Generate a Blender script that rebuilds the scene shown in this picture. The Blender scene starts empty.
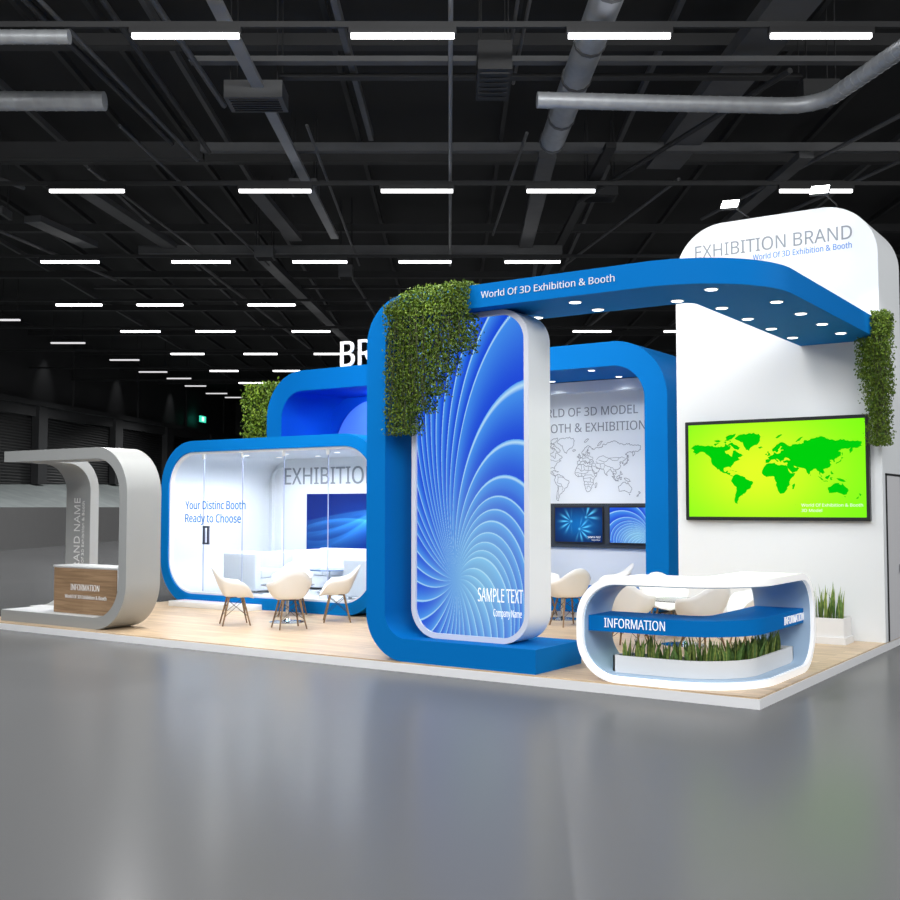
import bpy, bmesh, math, random, os
import numpy as np
from mathutils import Vector, Matrix, Euler
random.seed(7); rng = np.random.default_rng(3)
COL = bpy.context.scene.collection
PI = math.pi
SC = bpy.context.scene

# ------------------------------------------------------------------ camera
YAW = math.radians(34.35); PITCH = math.atan(57/1092.)
CAM = Vector((3.0778, -9.1107, 1.7))
cd = bpy.data.cameras.new('camera'); cam = bpy.data.objects.new('camera', cd); COL.objects.link(cam)
cd.sensor_width = 36; cd.lens = 36*1092/900; cd.clip_end = 400
cam.location = CAM; cam.rotation_euler = (PI/2+PITCH, 0, YAW)
SC.camera = cam
RV = Vector((math.cos(YAW), math.sin(YAW), 0)); FV = Vector((-math.sin(YAW), math.cos(YAW), 0))
def hall(X, D, z):                      # hall axes: X to the right, D along the hall
    p = CAM + RV*X + FV*D; return Vector((p.x, p.y, z))

# ------------------------------------------------------------------ materials
def mat(name, col, rough=.5, metal=0., emit=None, estr=0., spec=.5, bump=0., bscale=40., var=0., vscale=3., coat=0.):
    m = bpy.data.materials.new(name); m.use_nodes = True
    nt = m.node_tree; b = nt.nodes['Principled BSDF']
    b.inputs['Base Color'].default_value = (*col, 1); b.inputs['Roughness'].default_value = rough
    b.inputs['Metallic'].default_value = metal; b.inputs['Specular IOR Level'].default_value = spec
    if coat: b.inputs['Coat Weight'].default_value = coat; b.inputs['Coat Roughness'].default_value = .1
    if emit: b.inputs['Emission Color'].default_value = (*emit, 1); b.inputs['Emission Strength'].default_value = estr
    tc = nt.nodes.new('ShaderNodeTexCoord')
    if bump:
        n = nt.nodes.new('ShaderNodeTexNoise'); n.inputs['Scale'].default_value = bscale
        bp = nt.nodes.new('ShaderNodeBump'); bp.inputs['Strength'].default_value = bump; bp.inputs['Distance'].default_value = .01
        nt.links.new(tc.outputs['Object'], n.inputs['Vector']); nt.links.new(n.outputs['Fac'], bp.inputs['Height'])
        nt.links.new(bp.outputs['Normal'], b.inputs['Normal'])
    if var:
        n = nt.nodes.new('ShaderNodeTexNoise'); n.inputs['Scale'].default_value = vscale
        mx = nt.nodes.new('ShaderNodeMix'); mx.data_type = 'RGBA'
        mx.inputs[6].default_value = (*[c*(1-var) for c in col], 1); mx.inputs[7].default_value = (*[min(1, c*(1+var)) for c in col], 1)
        nt.links.new(tc.outputs['Object'], n.inputs['Vector']); nt.links.new(n.outputs['Fac'], mx.inputs[0])
        nt.links.new(mx.outputs[2], b.inputs['Base Color'])
    return m
def attr_emit(name, strength=1.):
    m = bpy.data.materials.new(name); m.use_nodes = True; nt = m.node_tree
    b = nt.nodes['Principled BSDF']; b.inputs['Base Color'].default_value = (.01, .01, .01, 1); b.inputs['Roughness'].default_value = .35
    b.inputs['Specular IOR Level'].default_value = .0
    a = nt.nodes.new('ShaderNodeAttribute'); a.attribute_name = 'Col'
    nt.links.new(a.outputs['Color'], b.inputs['Emission Color']); b.inputs['Emission Strength'].default_value = strength
    return m
def wood_planks(name, c1, c2, sx=1.2, sy=.12, rough=.4, grain=1., rot=0., spec=.4, gap=.002):
    m = bpy.data.materials.new(name); m.use_nodes = True; nt = m.node_tree; L = nt.links
    b = nt.nodes['Principled BSDF']; b.inputs['Roughness'].default_value = rough; b.inputs['Specular IOR Level'].default_value = spec
    tc = nt.nodes.new('ShaderNodeTexCoord'); mp = nt.nodes.new('ShaderNodeMapping'); mp.inputs['Rotation'].default_value = (rot, 0, 0)
    L.new(tc.outputs['Object'], mp.inputs['Vector'])
    br = nt.nodes.new('ShaderNodeTexBrick'); br.inputs['Scale'].default_value = 1
    br.inputs['Brick Width'].default_value = sx; br.inputs['Row Height'].default_value = sy; br.inputs['Mortar Size'].default_value = gap
    br.inputs['Color1'].default_value = (*c1, 1); br.inputs['Color2'].default_value = (*c2, 1)
    br.inputs['Mortar'].default_value = (*[c*.6 for c in c1], 1); br.offset = .37
    L.new(mp.outputs['Vector'], br.inputs['Vector'])
    mp2 = nt.nodes.new('ShaderNodeMapping'); mp2.inputs['Scale'].default_value = (1.2, 22, 22); L.new(mp.outputs['Vector'], mp2.inputs['Vector'])
    n = nt.nodes.new('ShaderNodeTexNoise'); n.inputs['Scale'].default_value = 1.6; n.inputs['Detail'].default_value = 6; n.inputs['Distortion'].default_value = .6
    L.new(mp2.outputs['Vector'], n.inputs['Vector'])
    cr = nt.nodes.new('ShaderNodeValToRGB'); cr.color_ramp.elements[0].position = .3; cr.color_ramp.elements[1].position = .7
    g = 1-.35*grain; cr.color_ramp.elements[0].color = (g, g*.96, g*.9, 1); cr.color_ramp.elements[1].color = (1.08, 1.08, 1.08, 1)
    L.new(n.outputs['Fac'], cr.inputs['Fac'])
    mx = nt.nodes.new('ShaderNodeMix'); mx.data_type = 'RGBA'; mx.blend_type = 'MULTIPLY'; mx.inputs[0].default_value = 1
    L.new(br.outputs['Color'], mx.inputs[6]); L.new(cr.outputs['Color'], mx.inputs[7]); L.new(mx.outputs[2], b.inputs['Base Color'])
    return m
def glass_mat(name, tint=(.92, .96, 1.), refl=.12):
    m = bpy.data.materials.new(name); m.use_nodes = True; nt = m.node_tree; nt.nodes.clear(); L = nt.links
    o = nt.nodes.new('ShaderNodeOutputMaterial'); t = nt.nodes.new('ShaderNodeBsdfTransparent'); t.inputs[0].default_value = (*tint, 1)
    g = nt.nodes.new('ShaderNodeBsdfGlossy'); g.inputs['Roughness'].default_value = .02
    lw = nt.nodes.new('ShaderNodeLayerWeight'); lw.inputs['Blend'].default_value = refl
    mx = nt.nodes.new('ShaderNodeMixShader'); L.new(lw.outputs['Fresnel'], mx.inputs[0]); L.new(t.outputs[0], mx.inputs[1]); L.new(g.outputs[0], mx.inputs[2])
    L.new(mx.outputs[0], o.inputs['Surface']); return m
def leaf_mat(name):
    m = bpy.data.materials.new(name); m.use_nodes = True; nt = m.node_tree; L = nt.links
    b = nt.nodes['Principled BSDF']; b.inputs['Roughness'].default_value = .5; b.inputs['Specular IOR Level'].default_value = .3
    a = nt.nodes.new('ShaderNodeAttribute'); a.attribute_name = 'Col'; L.new(a.outputs['Color'], b.inputs['Base Color'])
    return m

BLUE = (.002, .165, .52)
M = dict(
 blue=mat('booth_blue_laminate', BLUE, .6, spec=.04, bump=.02, bscale=60),
 deep=mat('deep_blue_panel', (.001, .085, .62), .5, spec=.2, bump=.02),
 mid=mat('periwinkle_blue_panel', (.10, .27, .85), .5, spec=.2, bump=.02),
 white=mat('white_lacquer', (.83, .85, .86), .35, spec=.35, bump=.02),
 wall=mat('white_booth_wall', (.80, .83, .85), .45, spec=.3, bump=.02),
 side=mat('pale_grey_side_panel', (.66, .66, .68), .5, bump=.02),
 grey=mat('warm_grey_laminate', (.33, .34, .338), .45, spec=.3, bump=.02),
 fascia=mat('platform_fascia', (.88, .89, .91), .4, bump=.02),
 shell=mat('off_white_plastic', (.88, .875, .85), .35, spec=.4, bump=.02),
 leg=wood_planks('oak_dowel', (.26, .16, .08), (.30, .185, .095), .5, .05, .5),
 wire=mat('dark_steel_rod', (.05, .05, .055), .35, .8, bump=.02),
 chrome=mat('chrome', (.55, .57, .6), .15, 1., bump=.01),
 black=mat('black_plastic', (.012, .013, .014), .35, bump=.05),
 slate=mat('dark_slate_panel', (.035, .042, .05), .4, bump=.03),
 glass=glass_mat('clear_glass'), tglass=glass_mat('table_glass', (.80, .92, .98), .25),
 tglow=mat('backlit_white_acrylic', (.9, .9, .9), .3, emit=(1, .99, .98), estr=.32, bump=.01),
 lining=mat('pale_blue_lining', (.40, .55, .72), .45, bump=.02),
 ltxt=mat('grey_vinyl_letters', (.24, .26, .28), .5, bump=.02), stxt=mat('silver_letters', (.25, .28, .31), .5, .0, bump=.02),
 btxt=mat('blue_vinyl_letters', (.01, .20, .62), .5, bump=.02),
 wtxt=mat('white_letters', (.9, .9, .9), .4, emit=(1, 1, 1), estr=.35, bump=.02),
 wtxt2=mat('white_print', (.8, .8, .8), .4, bump=.02),
 rim=mat('lightbox_rim', (.72, .74, .82), .4, bump=.02),
 sofa=mat('white_leather', (.90, .91, .93), .4, bump=.15, bscale=30),
 counter_wood=wood_planks('counter_oak', (.40, .26, .15), (.36, .23, .13), 3., .22, .45, 1.1, rot=PI/2, gap=.0),
 deck=wood_planks('deck_oak', (.76, .58, .39), (.63, .47, .31), 1.35, .16, .35, .9, spec=.35),
 soil=mat('soil', (.03, .02, .012), .9, bump=.8, bscale=30),
 lamp=mat('lamp_lens', (.9, .9, .9), .3, emit=(1, 1, 1), estr=12, bump=.01),
 down=mat('downlight_lens', (.9, .9, .9), .3, emit=(1, .99, .96), estr=3.5, bump=.01),
 dl_ring=mat('downlight_ring', (.6, .6, .6), .3, .3, bump=.01),
 tube=mat('batten_diffuser', (.9, .9, .9), .3, emit=(1, .99, 1), estr=4.5, bump=.01),
 tube2=mat('dim_batten_diffuser', (.9, .9, .9), .3, emit=(1, .98, 1), estr=.75, bump=.01),
 rail=mat('black_track', (.02, .02, .021), .5, .3, bump=.03),
 steel=mat('grey_painted_steel', (.085, .087, .09), .55, .2, var=.25, vscale=2, bump=.05),
 dsteel=mat('dark_painted_steel', (.020, .0205, .0215), .6, .2, var=.3, vscale=1.5, bump=.05),
 lsteel=mat('pale_painted_steel', (.24, .245, .25), .5, .2, var=.15, vscale=2, bump=.05),
 duct=mat('galvanised_duct', (.34, .355, .37), .45, .4, var=.25, vscale=5, bump=.2, bscale=18),
 leaf=leaf_mat('leaf_green'), snake=leaf_mat('snake_leaf'),
 pot=mat('white_planter', (.78, .79, .80), .4, bump=.03),
 img=attr_emit('lit_print', .95), scr=attr_emit('display_image', 1.),
 tvgreen=mat('screen_map_green', (.0, .01, .0), .8, spec=0., emit=(.0, .62, .004), estr=1., bump=.01),
 tvtxt=mat('screen_text_white', (.1, .1, .1), .4, emit=(.9, 1., .8), estr=1., bump=.01),
 exitg=mat('exit_sign_green', (.0, .2, .1), .4, emit=(.05, .75, .5), estr=1.2, bump=.01),
 exitw=mat('exit_sign_white', (.6, .6, .6), .4, emit=(.8, 1, .95), estr=1.2, bump=.01),
)

# ------------------------------------------------------------------ mesh helpers
class MB:
    def __init__(s): s.v = []; s.f = []; s.c = None
    def add(s, vs, fs):
        o = len(s.v); s.v += [tuple(p) for p in vs]; s.f += [tuple(i+o for i in f) for f in fs]; return s
    def box(s, x0, x1, y0, y1, z0, z1, bev=0., mtx=None):
        bm = bmesh.new(); bmesh.ops.create_cube(bm, size=1)
        for v in bm.verts: v.co = Vector(((x0+x1)/2+v.co.x*(x1-x0), (y0+y1)/2+v.co.y*(y1-y0), (z0+z1)/2+v.co.z*(z1-z0)))
        if bev: bmesh.ops.bevel(bm, geom=list(bm.edges), offset=bev, segments=3, affect='EDGES', profile=.5)
        if mtx: bmesh.ops.transform(bm, matrix=mtx, verts=bm.verts)
        bm.verts.ensure_lookup_table(); bm.verts.index_update()
        s.add([v.co[:] for v in bm.verts], [[v.index for v in f.verts] for f in bm.faces]); bm.free(); return s
    def tube(s, pts, r, n=8, caps=True, r2=None):
        pts = [Vector(p) for p in pts]; N = len(pts); vs = []; prev = None
        for i, p in enumerate(pts):
            t = (pts[min(i+1, N-1)]-pts[max(i-1, 0)]).normalized()
            a = prev if prev is not None else (Vector((0, 0, 1)) if abs(t.z) < .9 else Vector((1, 0, 0)))
            u = (a-t*a.dot(t)).normalized(); w = t.cross(u); prev = u
            rr = r if r2 is None else r+(r2-r)*i/(N-1)
            for k in range(n): vs.append(p+u*rr*math.cos(2*PI*k/n)+w*rr*math.sin(2*PI*k/n))
        fs = [(i*n+k, i*n+(k+1) % n, (i+1)*n+(k+1) % n, (i+1)*n+k) for i in range(N-1) for k in range(n)]
        if caps: fs += [tuple(range(n-1, -1, -1)), tuple(range((N-1)*n, N*n))]
        return s.add(vs, fs)
    def lathe(s, prof, c=(0, 0, 0), n=24):
        vs = []; 
        for r, z in prof:
            for k in range(n): vs.append((c[0]+r*math.cos(2*PI*k/n), c[1]+r*math.sin(2*PI*k/n), c[2]+z))
        P = len(prof); fs = [(i*n+k, i*n+(k+1) % n, (i+1)*n+(k+1) % n, (i+1)*n+k) for i in range(P-1) for k in range(n)]
        fs += [tuple(range(n-1, -1, -1)), tuple(range((P-1)*n, P*n))]
        return s.add(vs, fs)
    def prism(s, poly, fn0, fn1):
        n = len(poly); vs = [fn0(p) for p in poly]+[fn1(p) for p in poly]
        return s.add(vs, [tuple(range(n)), tuple(range(2*n-1, n-1, -1))]+[(i, i+n, (i+1) % n+n, (i+1) % n) for i in range(n)])
    def ring(s, outer, inner, f0, f1, closed=True):
        n = len(outer); V = [f0(p) for p in outer]+[f0(p) for p in inner]+[f1(p) for p in outer]+[f1(p) for p in inner]
        fs = []
        for i in range(n if closed else n-1):
            j = (i+1) % n
            fs += [(i, j, n+j, n+i), (2*n+j, 2*n+i, 3*n+i, 3*n+j), (j, i, 2*n+i, 2*n+j), (n+i, n+j, 3*n+j, 3*n+i)]
        if not closed: fs += [(0, n, 3*n, 2*n), (n-1, 3*n-1, 4*n-1, 2*n-1)]
        return s.add(V, fs)
def obj(name, mb, m, parent=None, smooth=True, mods=None, angle=32):
    me = bpy.data.meshes.new(name)
    off = Vector((0, 0, 0))
    if parent is not None:
        q = parent
        while q is not None: off += q.location; q = q.parent
    vs = [(v[0]-off.x, v[1]-off.y, v[2]-off.z) for v in mb.v]
    me.from_pydata(vs, [], mb.f); me.materials.append(m)
    bm = bmesh.new(); bm.from_mesh(me); bmesh.ops.recalc_face_normals(bm, faces=bm.faces); bm.to_mesh(me); bm.free()
    if smooth:
        me.polygons.foreach_set('use_smooth', [True]*len(me.polygons)); me.set_sharp_from_angle(angle=math.radians(angle))
    if mb.c is not None and len(mb.c) == len(me.vertices):
        a = me.color_attributes.new('Col', 'FLOAT_COLOR', 'POINT')
        a.data.foreach_set('color', np.c_[np.array(mb.c, dtype=np.float32), np.ones(len(mb.c), np.float32)].ravel())
    me.update(); o = bpy.data.objects.new(name, me); COL.objects.link(o)
    if parent is not None: o.parent = parent
    return o
def empty(name, loc, label=None, cat=None, group=None, rz=0):
    o = bpy.data.objects.new(name, None); COL.objects.link(o); o.location = loc; o.rotation_euler = (0, 0, rz)
    o.empty_display_size = .1; tag(o, label, cat, group); return o
def tag(o, label=None, cat=None, group=None, kind=None):
    for k, v in (('label', label), ('category', cat), ('group', group), ('kind', kind)):
        if v: o[k] = v
    return o
def copy_tree(o, parent=None):
    c = o.copy(); COL.objects.link(c); c.parent = parent
    for ch in list(o.children): copy_tree(ch, c)
    return c
def rr(x0, x1, z0, z1, r, n=14, edge=1):
    """rounded rectangle outline, counter-clockwise; edge = segments of each straight side"""
    if not isinstance(r, (tuple, list)): r = (r,)*4      # BL, BR, TR, TL
    pts = []
    cs = [(x0, z0, PI, r[0], 1, 1), (x1, z0, 1.5*PI, r[1], -1, 1), (x1, z1, 0, r[2], -1, -1), (x0, z1, .5*PI, r[3], 1, -1)]
    for k, (cx, cz, a0, R, sx, sz) in enumerate(cs):
        C0 = (cx+sx*R, cz+sz*R)
        arc = [(C0[0]+R*math.cos(a0+.5*PI*i/n), C0[1]+R*math.sin(a0+.5*PI*i/n)) for i in range(n+1)] if R > 1e-6 else [(cx, cz)]*(n+1)
        if pts and edge > 1:
            a = pts[-1]; b = arc[0]
            pts += [(a[0]+(b[0]-a[0])*i/edge, a[1]+(b[1]-a[1])*i/edge) for i in range(1, edge)]
        pts += arc
    if edge > 1:
        a = pts[-1]; b = pts[0]; pts += [(a[0]+(b[0]-a[0])*i/edge, a[1]+(b[1]-a[1])*i/edge) for i in range(1, edge)]
    return pts

# ------------------------------------------------------------------ text
FONT = None
try:
    fp = os.path.join(bpy.utils.system_resource('DATAFILES'), 'fonts', 'NotoSansHebrew-Regular.woff2')
    if os.path.exists(fp): FONT = bpy.data.fonts.load(fp)
except Exception: FONT = None
def text_geo(body, thick=0., weight=0.):
    cu = bpy.data.curves.new('t', 'FONT'); cu.body = body; cu.size = 1
    if FONT: cu.font = FONT
    cu.extrude = thick; cu.resolution_u = 3; cu.offset = weight
    o = bpy.data.objects.new('t', cu); COL.objects.link(o)
    dg = bpy.context.evaluated_depsgraph_get(); me = bpy.data.meshes.new_from_object(o.evaluated_get(dg))
    vs = [tuple(v.co) for v in me.vertices]; fs = [tuple(p.vertices) for p in me.polygons]
    bpy.data.objects.remove(o); bpy.data.curves.remove(cu); bpy.data.meshes.remove(me)
    return vs, fs
_cap = max(v[1] for v in text_geo('H')[0])
def lettering(name, body, P, u, width, cap, m, parent, depth=.004, align='l', up=(0, 0, 1), fn=None, weight=0.):
    """P: left end of the baseline; u: writing direction; cap: height of capitals"""
    vs, fs = text_geo(body, 1., weight)
    x0 = min(v[0] for v in vs); x1 = max(v[0] for v in vs); sx = width/(x1-x0); sy = cap/_cap
    u = Vector(u).normalized(); up = Vector(up); n = u.cross(up); P = Vector(P)
    out = []
    for v in vs:
        a = (v[0]-x0)*sx; b = v[1]*sy; d = .0015+(v[2]+1)/2*depth
        out.append(fn(a, b, d) if fn else P+u*a+up*b+n*d)
    mb = MB().add(out, fs); return obj(name, mb, m, parent, smooth=False)

# ------------------------------------------------------------------ pictures on prints and displays
def grid_panel(name, fn, x0, x1, z0, z1, y, nx, nz, m, parent, mask=None):
    xs = np.linspace(x0, x1, nx+1); zs = np.linspace(z0, z1, nz+1); X, Z = np.meshgrid(xs, zs)
    C = fn(X, Z); vs = np.c_[X.ravel(), np.full(X.size, y), Z.ravel()]
    I = np.arange(X.size).reshape(X.shape); f = np.stack([I[:-1, :-1], I[:-1, 1:], I[1:, 1:], I[1:, :-1]], -1).reshape(-1, 4)
    if mask is not None:
        cx = (X[:-1, :-1]+X[1:, 1:])/2; cz = (Z[:-1, :-1]+Z[1:, 1:])/2; f = f[mask(cx, cz).ravel()]
    mb = MB(); mb.v = [tuple(v) for v in vs]; mb.f = [tuple(int(i) for i in q) for q in f]; mb.c = C.reshape(-1, 3)
    return obj(name, mb, m, parent, smooth=False)
def spiral(u, v):
    v2 = v*.55; r = np.hypot(u, v2)+1e-6; ph = np.degrees(np.arctan2(v2, u))
    A = np.array([-60, 0, 30, 56, 74, 88, 97, 104, 124, 135, 150, 165, 200, 240, 300.])
    K = np.array([1.2, 2.6, 2.8, 2.6, 2.3, 1.85, 1.25, .78, .66, .64, .62, .75, 1.2, 1.2, 1.2])
    a = np.linspace(-60, 300, 1441); k = np.interp(a, A, K)
    S = np.interp(a, [-60, 10, 50, 76, 95, 110, 124, 140, 165, 200, 240, 300], [0, 4, 7, 11, 15, 18, 21, 25, 29, 32, 35., 41])
    flat = np.zeros(u.size); R_ = r.ravel(); P_ = ph.ravel()
    for idx in np.array_split(np.argsort(R_), 500):
        rm = R_[idx].mean(); F = a-np.degrees(np.arcsin(np.clip(k*rm/2, 0, 1))); F = np.maximum.accumulate(F)+a*1e-6
        flat[idx] = np.interp((P_[idx]-F[0]) % 360+F[0], F, S)
    s = flat.reshape(u.shape); fr = s-np.floor(s)
    g = np.exp(-((u-.30)**2/.25+(v-.05)**2/.55))
    base = np.array([.004, .055, .70]); light = np.array([.09, .45, .98]); cy = np.array([.36, .78, 1.])
    fd = np.clip(r/.22, 0, 1); t = np.clip(.02+.72*(fd*fr**1.6+(1-fd)*.35), 0, 1)[..., None]; col = base*(1-t)+light*t
    gg = (g*.75)[..., None]; col = col*(1-gg)+cy*gg*(.75+.25*t)
    line = (np.clip(1-np.abs(fr-.93)/.07, 0, 1)*np.clip((r-.03)/.20, .0, 1))[..., None]*.8
    return col*(1-line)+np.array([.60, .88, 1.])*line
def waves(u, v):            # u,v in 0..1 : silky blue light streaks
    col = np.zeros(u.shape+(3,)); col[...] = np.array([.0, .022, .27])
    g = np.exp(-((u-.75)**2/.18+(v-.45)**2/.10)); col += g[..., None]*np.array([.0, .07, .38])
    for a0, a1, a2, w, s in [(.42, .55, -.55, .010, .75), (.36, .62, -.55, .03, .35), (.30, .10, .45, .012, .6), (.22, .20, .5, .03, .35), (.15, -.2, 1.0, .02, .5), (.02, -.1, 1.1, .05, .35), (.5, .35, -.1, .015, .4), (.44, .2, .12, .05, .22)]:
        c = a0+a1*u+a2*u*u; d = v-c; k = np.where(d > 0, np.exp(-(d/w)**2), np.exp(-(d/(w*5))**2)*.8)
        col += (k*s*(.25+.75*u))[..., None]*np.array([.08, .50, 1.1])
    return np.clip(col, 0, 1)
def bursts(u, v):
    col = np.zeros(u.shape+(3,)); g = np.exp(-((u-.5)**2/.16+(v-.5)**2/.14)); col[...] = np.array([.001, .010, .09]); col += g[..., None]*np.array([.0, .14, .42])
    for cx, cz, a0, sp, n in [(.35, .60, 180, 75, 9), (.66, .72, 35, 60, 7), (.52, .38, -15, 85, 9)]:
        du = (u-cx)*1.45; dv = v-cz; r = np.hypot(du, dv)+1e-5; th = np.degrees(np.arctan2(dv, du)); dth = (th-a0+180) % 360-180
        k = np.exp(-(dth/sp)**4)*(.5+.5*np.cos(np.radians(dth*n*1.3)))**3*np.exp(-((r-.20)/.13)**2)
        col += k[..., None]*np.array([.12, .62, .95])+np.exp(-(r/.03)**2)[..., None]*np.array([.1, .5, .7])
    return np.clip(col, 0, 1)

WORLD = [
 [(-168,66),(-162,70),(-156,71),(-141,70),(-128,70),(-115,68),(-108,68),(-95,68),(-94,72),(-86,68),(-81,68),(-83,64),(-94,61),(-93,58),(-85,55),(-82,52),(-79,51),(-78,56),(-77,61),(-72,62),(-66,58),(-61,56),(-56,52),(-60,50),(-66,49),(-64,46),(-60,46),(-66,43),(-70,42),(-74,40),(-76,36),(-81,31),(-80,25),(-83,29),(-89,30),(-97,27),(-97,21),(-94,18),(-90,21),(-87,21),(-89,16),(-83,15),(-83,10),(-79,9),(-77,8),(-82,8),(-86,11),(-93,15),(-98,16),(-105,20),(-106,23),(-112,29),(-114,31),(-110,24),(-116,31),(-121,35),(-124,42),(-124,48),(-130,54),(-137,59),(-147,61),(-153,58),(-160,55),(-157,58),(-164,61),(-161,64)],
 [(-77,8),(-72,12),(-64,10),(-60,8),(-52,5),(-50,0),(-44,-3),(-37,-5),(-35,-9),(-39,-15),(-41,-22),(-47,-25),(-49,-29),(-53,-34),(-57,-35),(-58,-38),(-62,-39),(-65,-42),(-66,-46),(-69,-51),(-68,-54),(-73,-53),(-75,-48),(-73,-40),(-71,-30),(-70,-19),(-76,-14),(-81,-6),(-80,0),(-78,4)],
 [(-73,78),(-60,82),(-40,83),(-22,82),(-18,79),(-20,74),(-26,69),(-38,66),(-43,60),(-49,62),(-53,67),(-56,73),(-68,76)],
 [(-17,15),(-16,20),(-13,27),(-9,32),(-6,35),(0,36),(10,37),(11,34),(20,31),(25,32),(33,31),(35,28),(37,21),(39,16),(43,12),(51,12),(48,5),(41,-2),(39,-7),(40,-15),(35,-20),(35,-24),(32,-28),(27,-34),(20,-35),(18,-32),(15,-27),(12,-17),(13,-9),(9,-1),(9,4),(4,6),(-4,5),(-8,4),(-13,8)],
 [(44,-25),(47,-25),(50,-16),(49,-12),(44,-17)],
 [(-9,37),(-9,43),(-1,44),(-4,48),(2,51),(8,54),(8,57),(11,56),(14,54),(21,55),(23,59),(29,60),(22,60),(22,63),(25,65),(22,66),(17,61),(18,59),(13,56),(11,59),(6,58),(5,62),(12,66),(19,70),(28,71),(40,67),(35,66),(44,66),(46,68),(60,69),(68,69),(70,73),(80,73),(90,75),(104,77),(113,74),(130,71),(140,73),(160,70),(170,70),(180,69),(178,65),(180,63),(172,60),(163,60),(163,56),(157,51),(156,57),(160,61),(152,59),(142,59),(135,55),(141,53),(140,48),(132,43),(128,41),(129,36),(126,35),(125,39),(121,40),(118,39),(122,37),(119,35),(122,30),(119,25),(114,22),(108,21),(106,19),(109,13),(105,9),(103,11),(100,13),(100,8),(104,2),(101,4),(98,9),(98,15),(94,17),(91,22),(87,21),(80,15),(80,11),(77,8),(73,17),(72,21),(67,24),(62,25),(57,26),(52,28),(48,30),(51,25),(56,26),(59,23),(55,17),(45,13),(43,16),(38,22),(35,28),(34,32),(36,36),(30,36),(27,37),(27,40),(35,42),(41,41),(38,45),(35,46),(30,46),(28,42),(24,41),(23,37),(20,40),(14,45),(13,44),(18,40),(16,38),(12,42),(9,44),(3,43),(0,40),(-2,37)],
 [(-5,50),(1,51),(1,53),(-2,56),(-3,59),(-6,57),(-3,54),(-5,52)], [(-10,52),(-6,52),(-6,55),(-9,54)],
 [(-24,65),(-16,66),(-14,65),(-20,63)], [(12,77),(20,80),(26,80),(18,77)], [(52,71),(58,75),(68,77),(57,72)],
 [(114,-22),(114,-26),(116,-34),(123,-34),(131,-32),(138,-35),(144,-38),(150,-37),(153,-31),(153,-26),(146,-19),(142,-11),(140,-17),(136,-15),(136,-12),(131,-12),(125,-15),(122,-18)],
 [(145,-41),(148,-41),(147,-43)], [(173,-35),(178,-38),(175,-41),(174,-38)], [(173,-41),(171,-46),(167,-46),(170,-43)],
 [(131,-1),(141,-3),(147,-7),(150,-10),(141,-9),(138,-8),(133,-4)], [(109,2),(114,5),(119,7),(117,1),(115,-4),(110,-2)],
 [(95,5),(104,-2),(106,-6),(101,-3)], [(105,-7),(114,-7),(114,-9),(106,-8)], [(119,1),(125,1),(121,-1),(123,-5),(120,-5)],
 [(121,18),(122,14),(126,8),(122,8),(120,14)], [(130,31),(136,34),(140,36),(141,41),(145,43),(141,45),(140,40),(136,36),(131,34)], [(143,54),(144,50),(142,46)],
 [(80,9),(82,7),(80,6)], [(-85,22),(-77,20),(-75,20),(-83,23)], [(-74,19),(-68,19),(-72,18)],
 [(-90,69),(-80,73),(-72,70),(-62,66),(-66,62),(-75,65),(-82,70)], [(-115,69),(-105,73),(-118,72)], [(-118,76),(-100,76),(-112,74)], [(-92,80),(-70,83),(-80,77),(-90,76)], [(-98,74),(-90,74),(-93,72)], [(-82,74),(-88,76),(-95,76),(-80,75)]]
BORDERS = [[(-123,49),(-95,49),(-83,46),(-75,45),(-68,47)], [(-117,32),(-106,31),(-97,26)], [(-141,70),(-141,60)], [(-70,-18),(-64,-22),(-58,-20),(-54,-26),(-57,-31)], [(-72,12),(-70,4),(-70,-4),(-73,-10),(-69,-12),(-60,-14),(-58,-19)], [(-70,4),(-60,4),(-52,3)], [(-69,-20),(-69,-36),(-72,-50)],
 [(-13,27),(-5,26),(3,19),(12,23),(24,20),(25,31)], [(-16,15),(-4,15),(4,13),(14,13),(23,16),(24,20)], [(24,20),(36,21)], [(9,4),(14,8),(23,9),(34,9),(36,5),(41,4)], [(14,8),(14,13)], [(9,-1),(18,0),(30,2),(34,0),(39,-5)], [(13,-8),(22,-10),(30,-10),(34,-11),(40,-11)], [(12,-17),(24,-18),(33,-16)], [(20,-28),(20,-22),(28,-22),(32,-26)], [(22,-10),(24,-18)], [(3,36),(3,19)], [(10,32),(12,23)], [(4,13),(3,6)], [(-8,12),(-5,5)], [(30,2),(30,-10)], [(48,5),(42,8),(43,12)],
 [(0,43),(3,43)], [(2,51),(7,49),(8,44)], [(7,49),(14,50),(15,54)], [(14,50),(23,50),(24,55)], [(23,50),(29,46)], [(24,55),(32,52),(39,50),(38,46)], [(29,60),(28,56)], [(21,60),(24,68),(30,70)], [(35,37),(44,38),(48,30)], [(48,38),(61,36),(62,25)], [(61,36),(71,37),(75,33),(70,25)], [(49,45),(54,50),(70,54),(80,50),(87,48)], [(75,33),(82,30),(92,27),(97,27)], [(80,42),(87,48),(97,49),(108,50),(118,49),(127,50),(134,48)], [(87,48),(97,43),(110,43),(118,49)], [(97,27),(100,21),(107,21)], [(92,27),(92,22)], [(98,15),(102,18),(106,16)], [(36,32),(46,29)], [(47,42),(53,38)], [(56,45),(66,42),(72,40),(80,42)]]
def miller(lon, lat): return math.radians(lon), 1.25*math.log(math.tan(PI/4+.4*math.radians(lat)))
def map_fit(x0, x1, z0, z1):
    ax, _ = miller(-168, 0); bx, _ = miller(180, 0); _, az = miller(0, -55); _, bz = miller(0, 83)
    return lambda p: (x0+(miller(*p)[0]-ax)/(bx-ax)*(x1-x0), z0+(miller(*p)[1]-az)/(bz-az)*(z1-z0))
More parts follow.
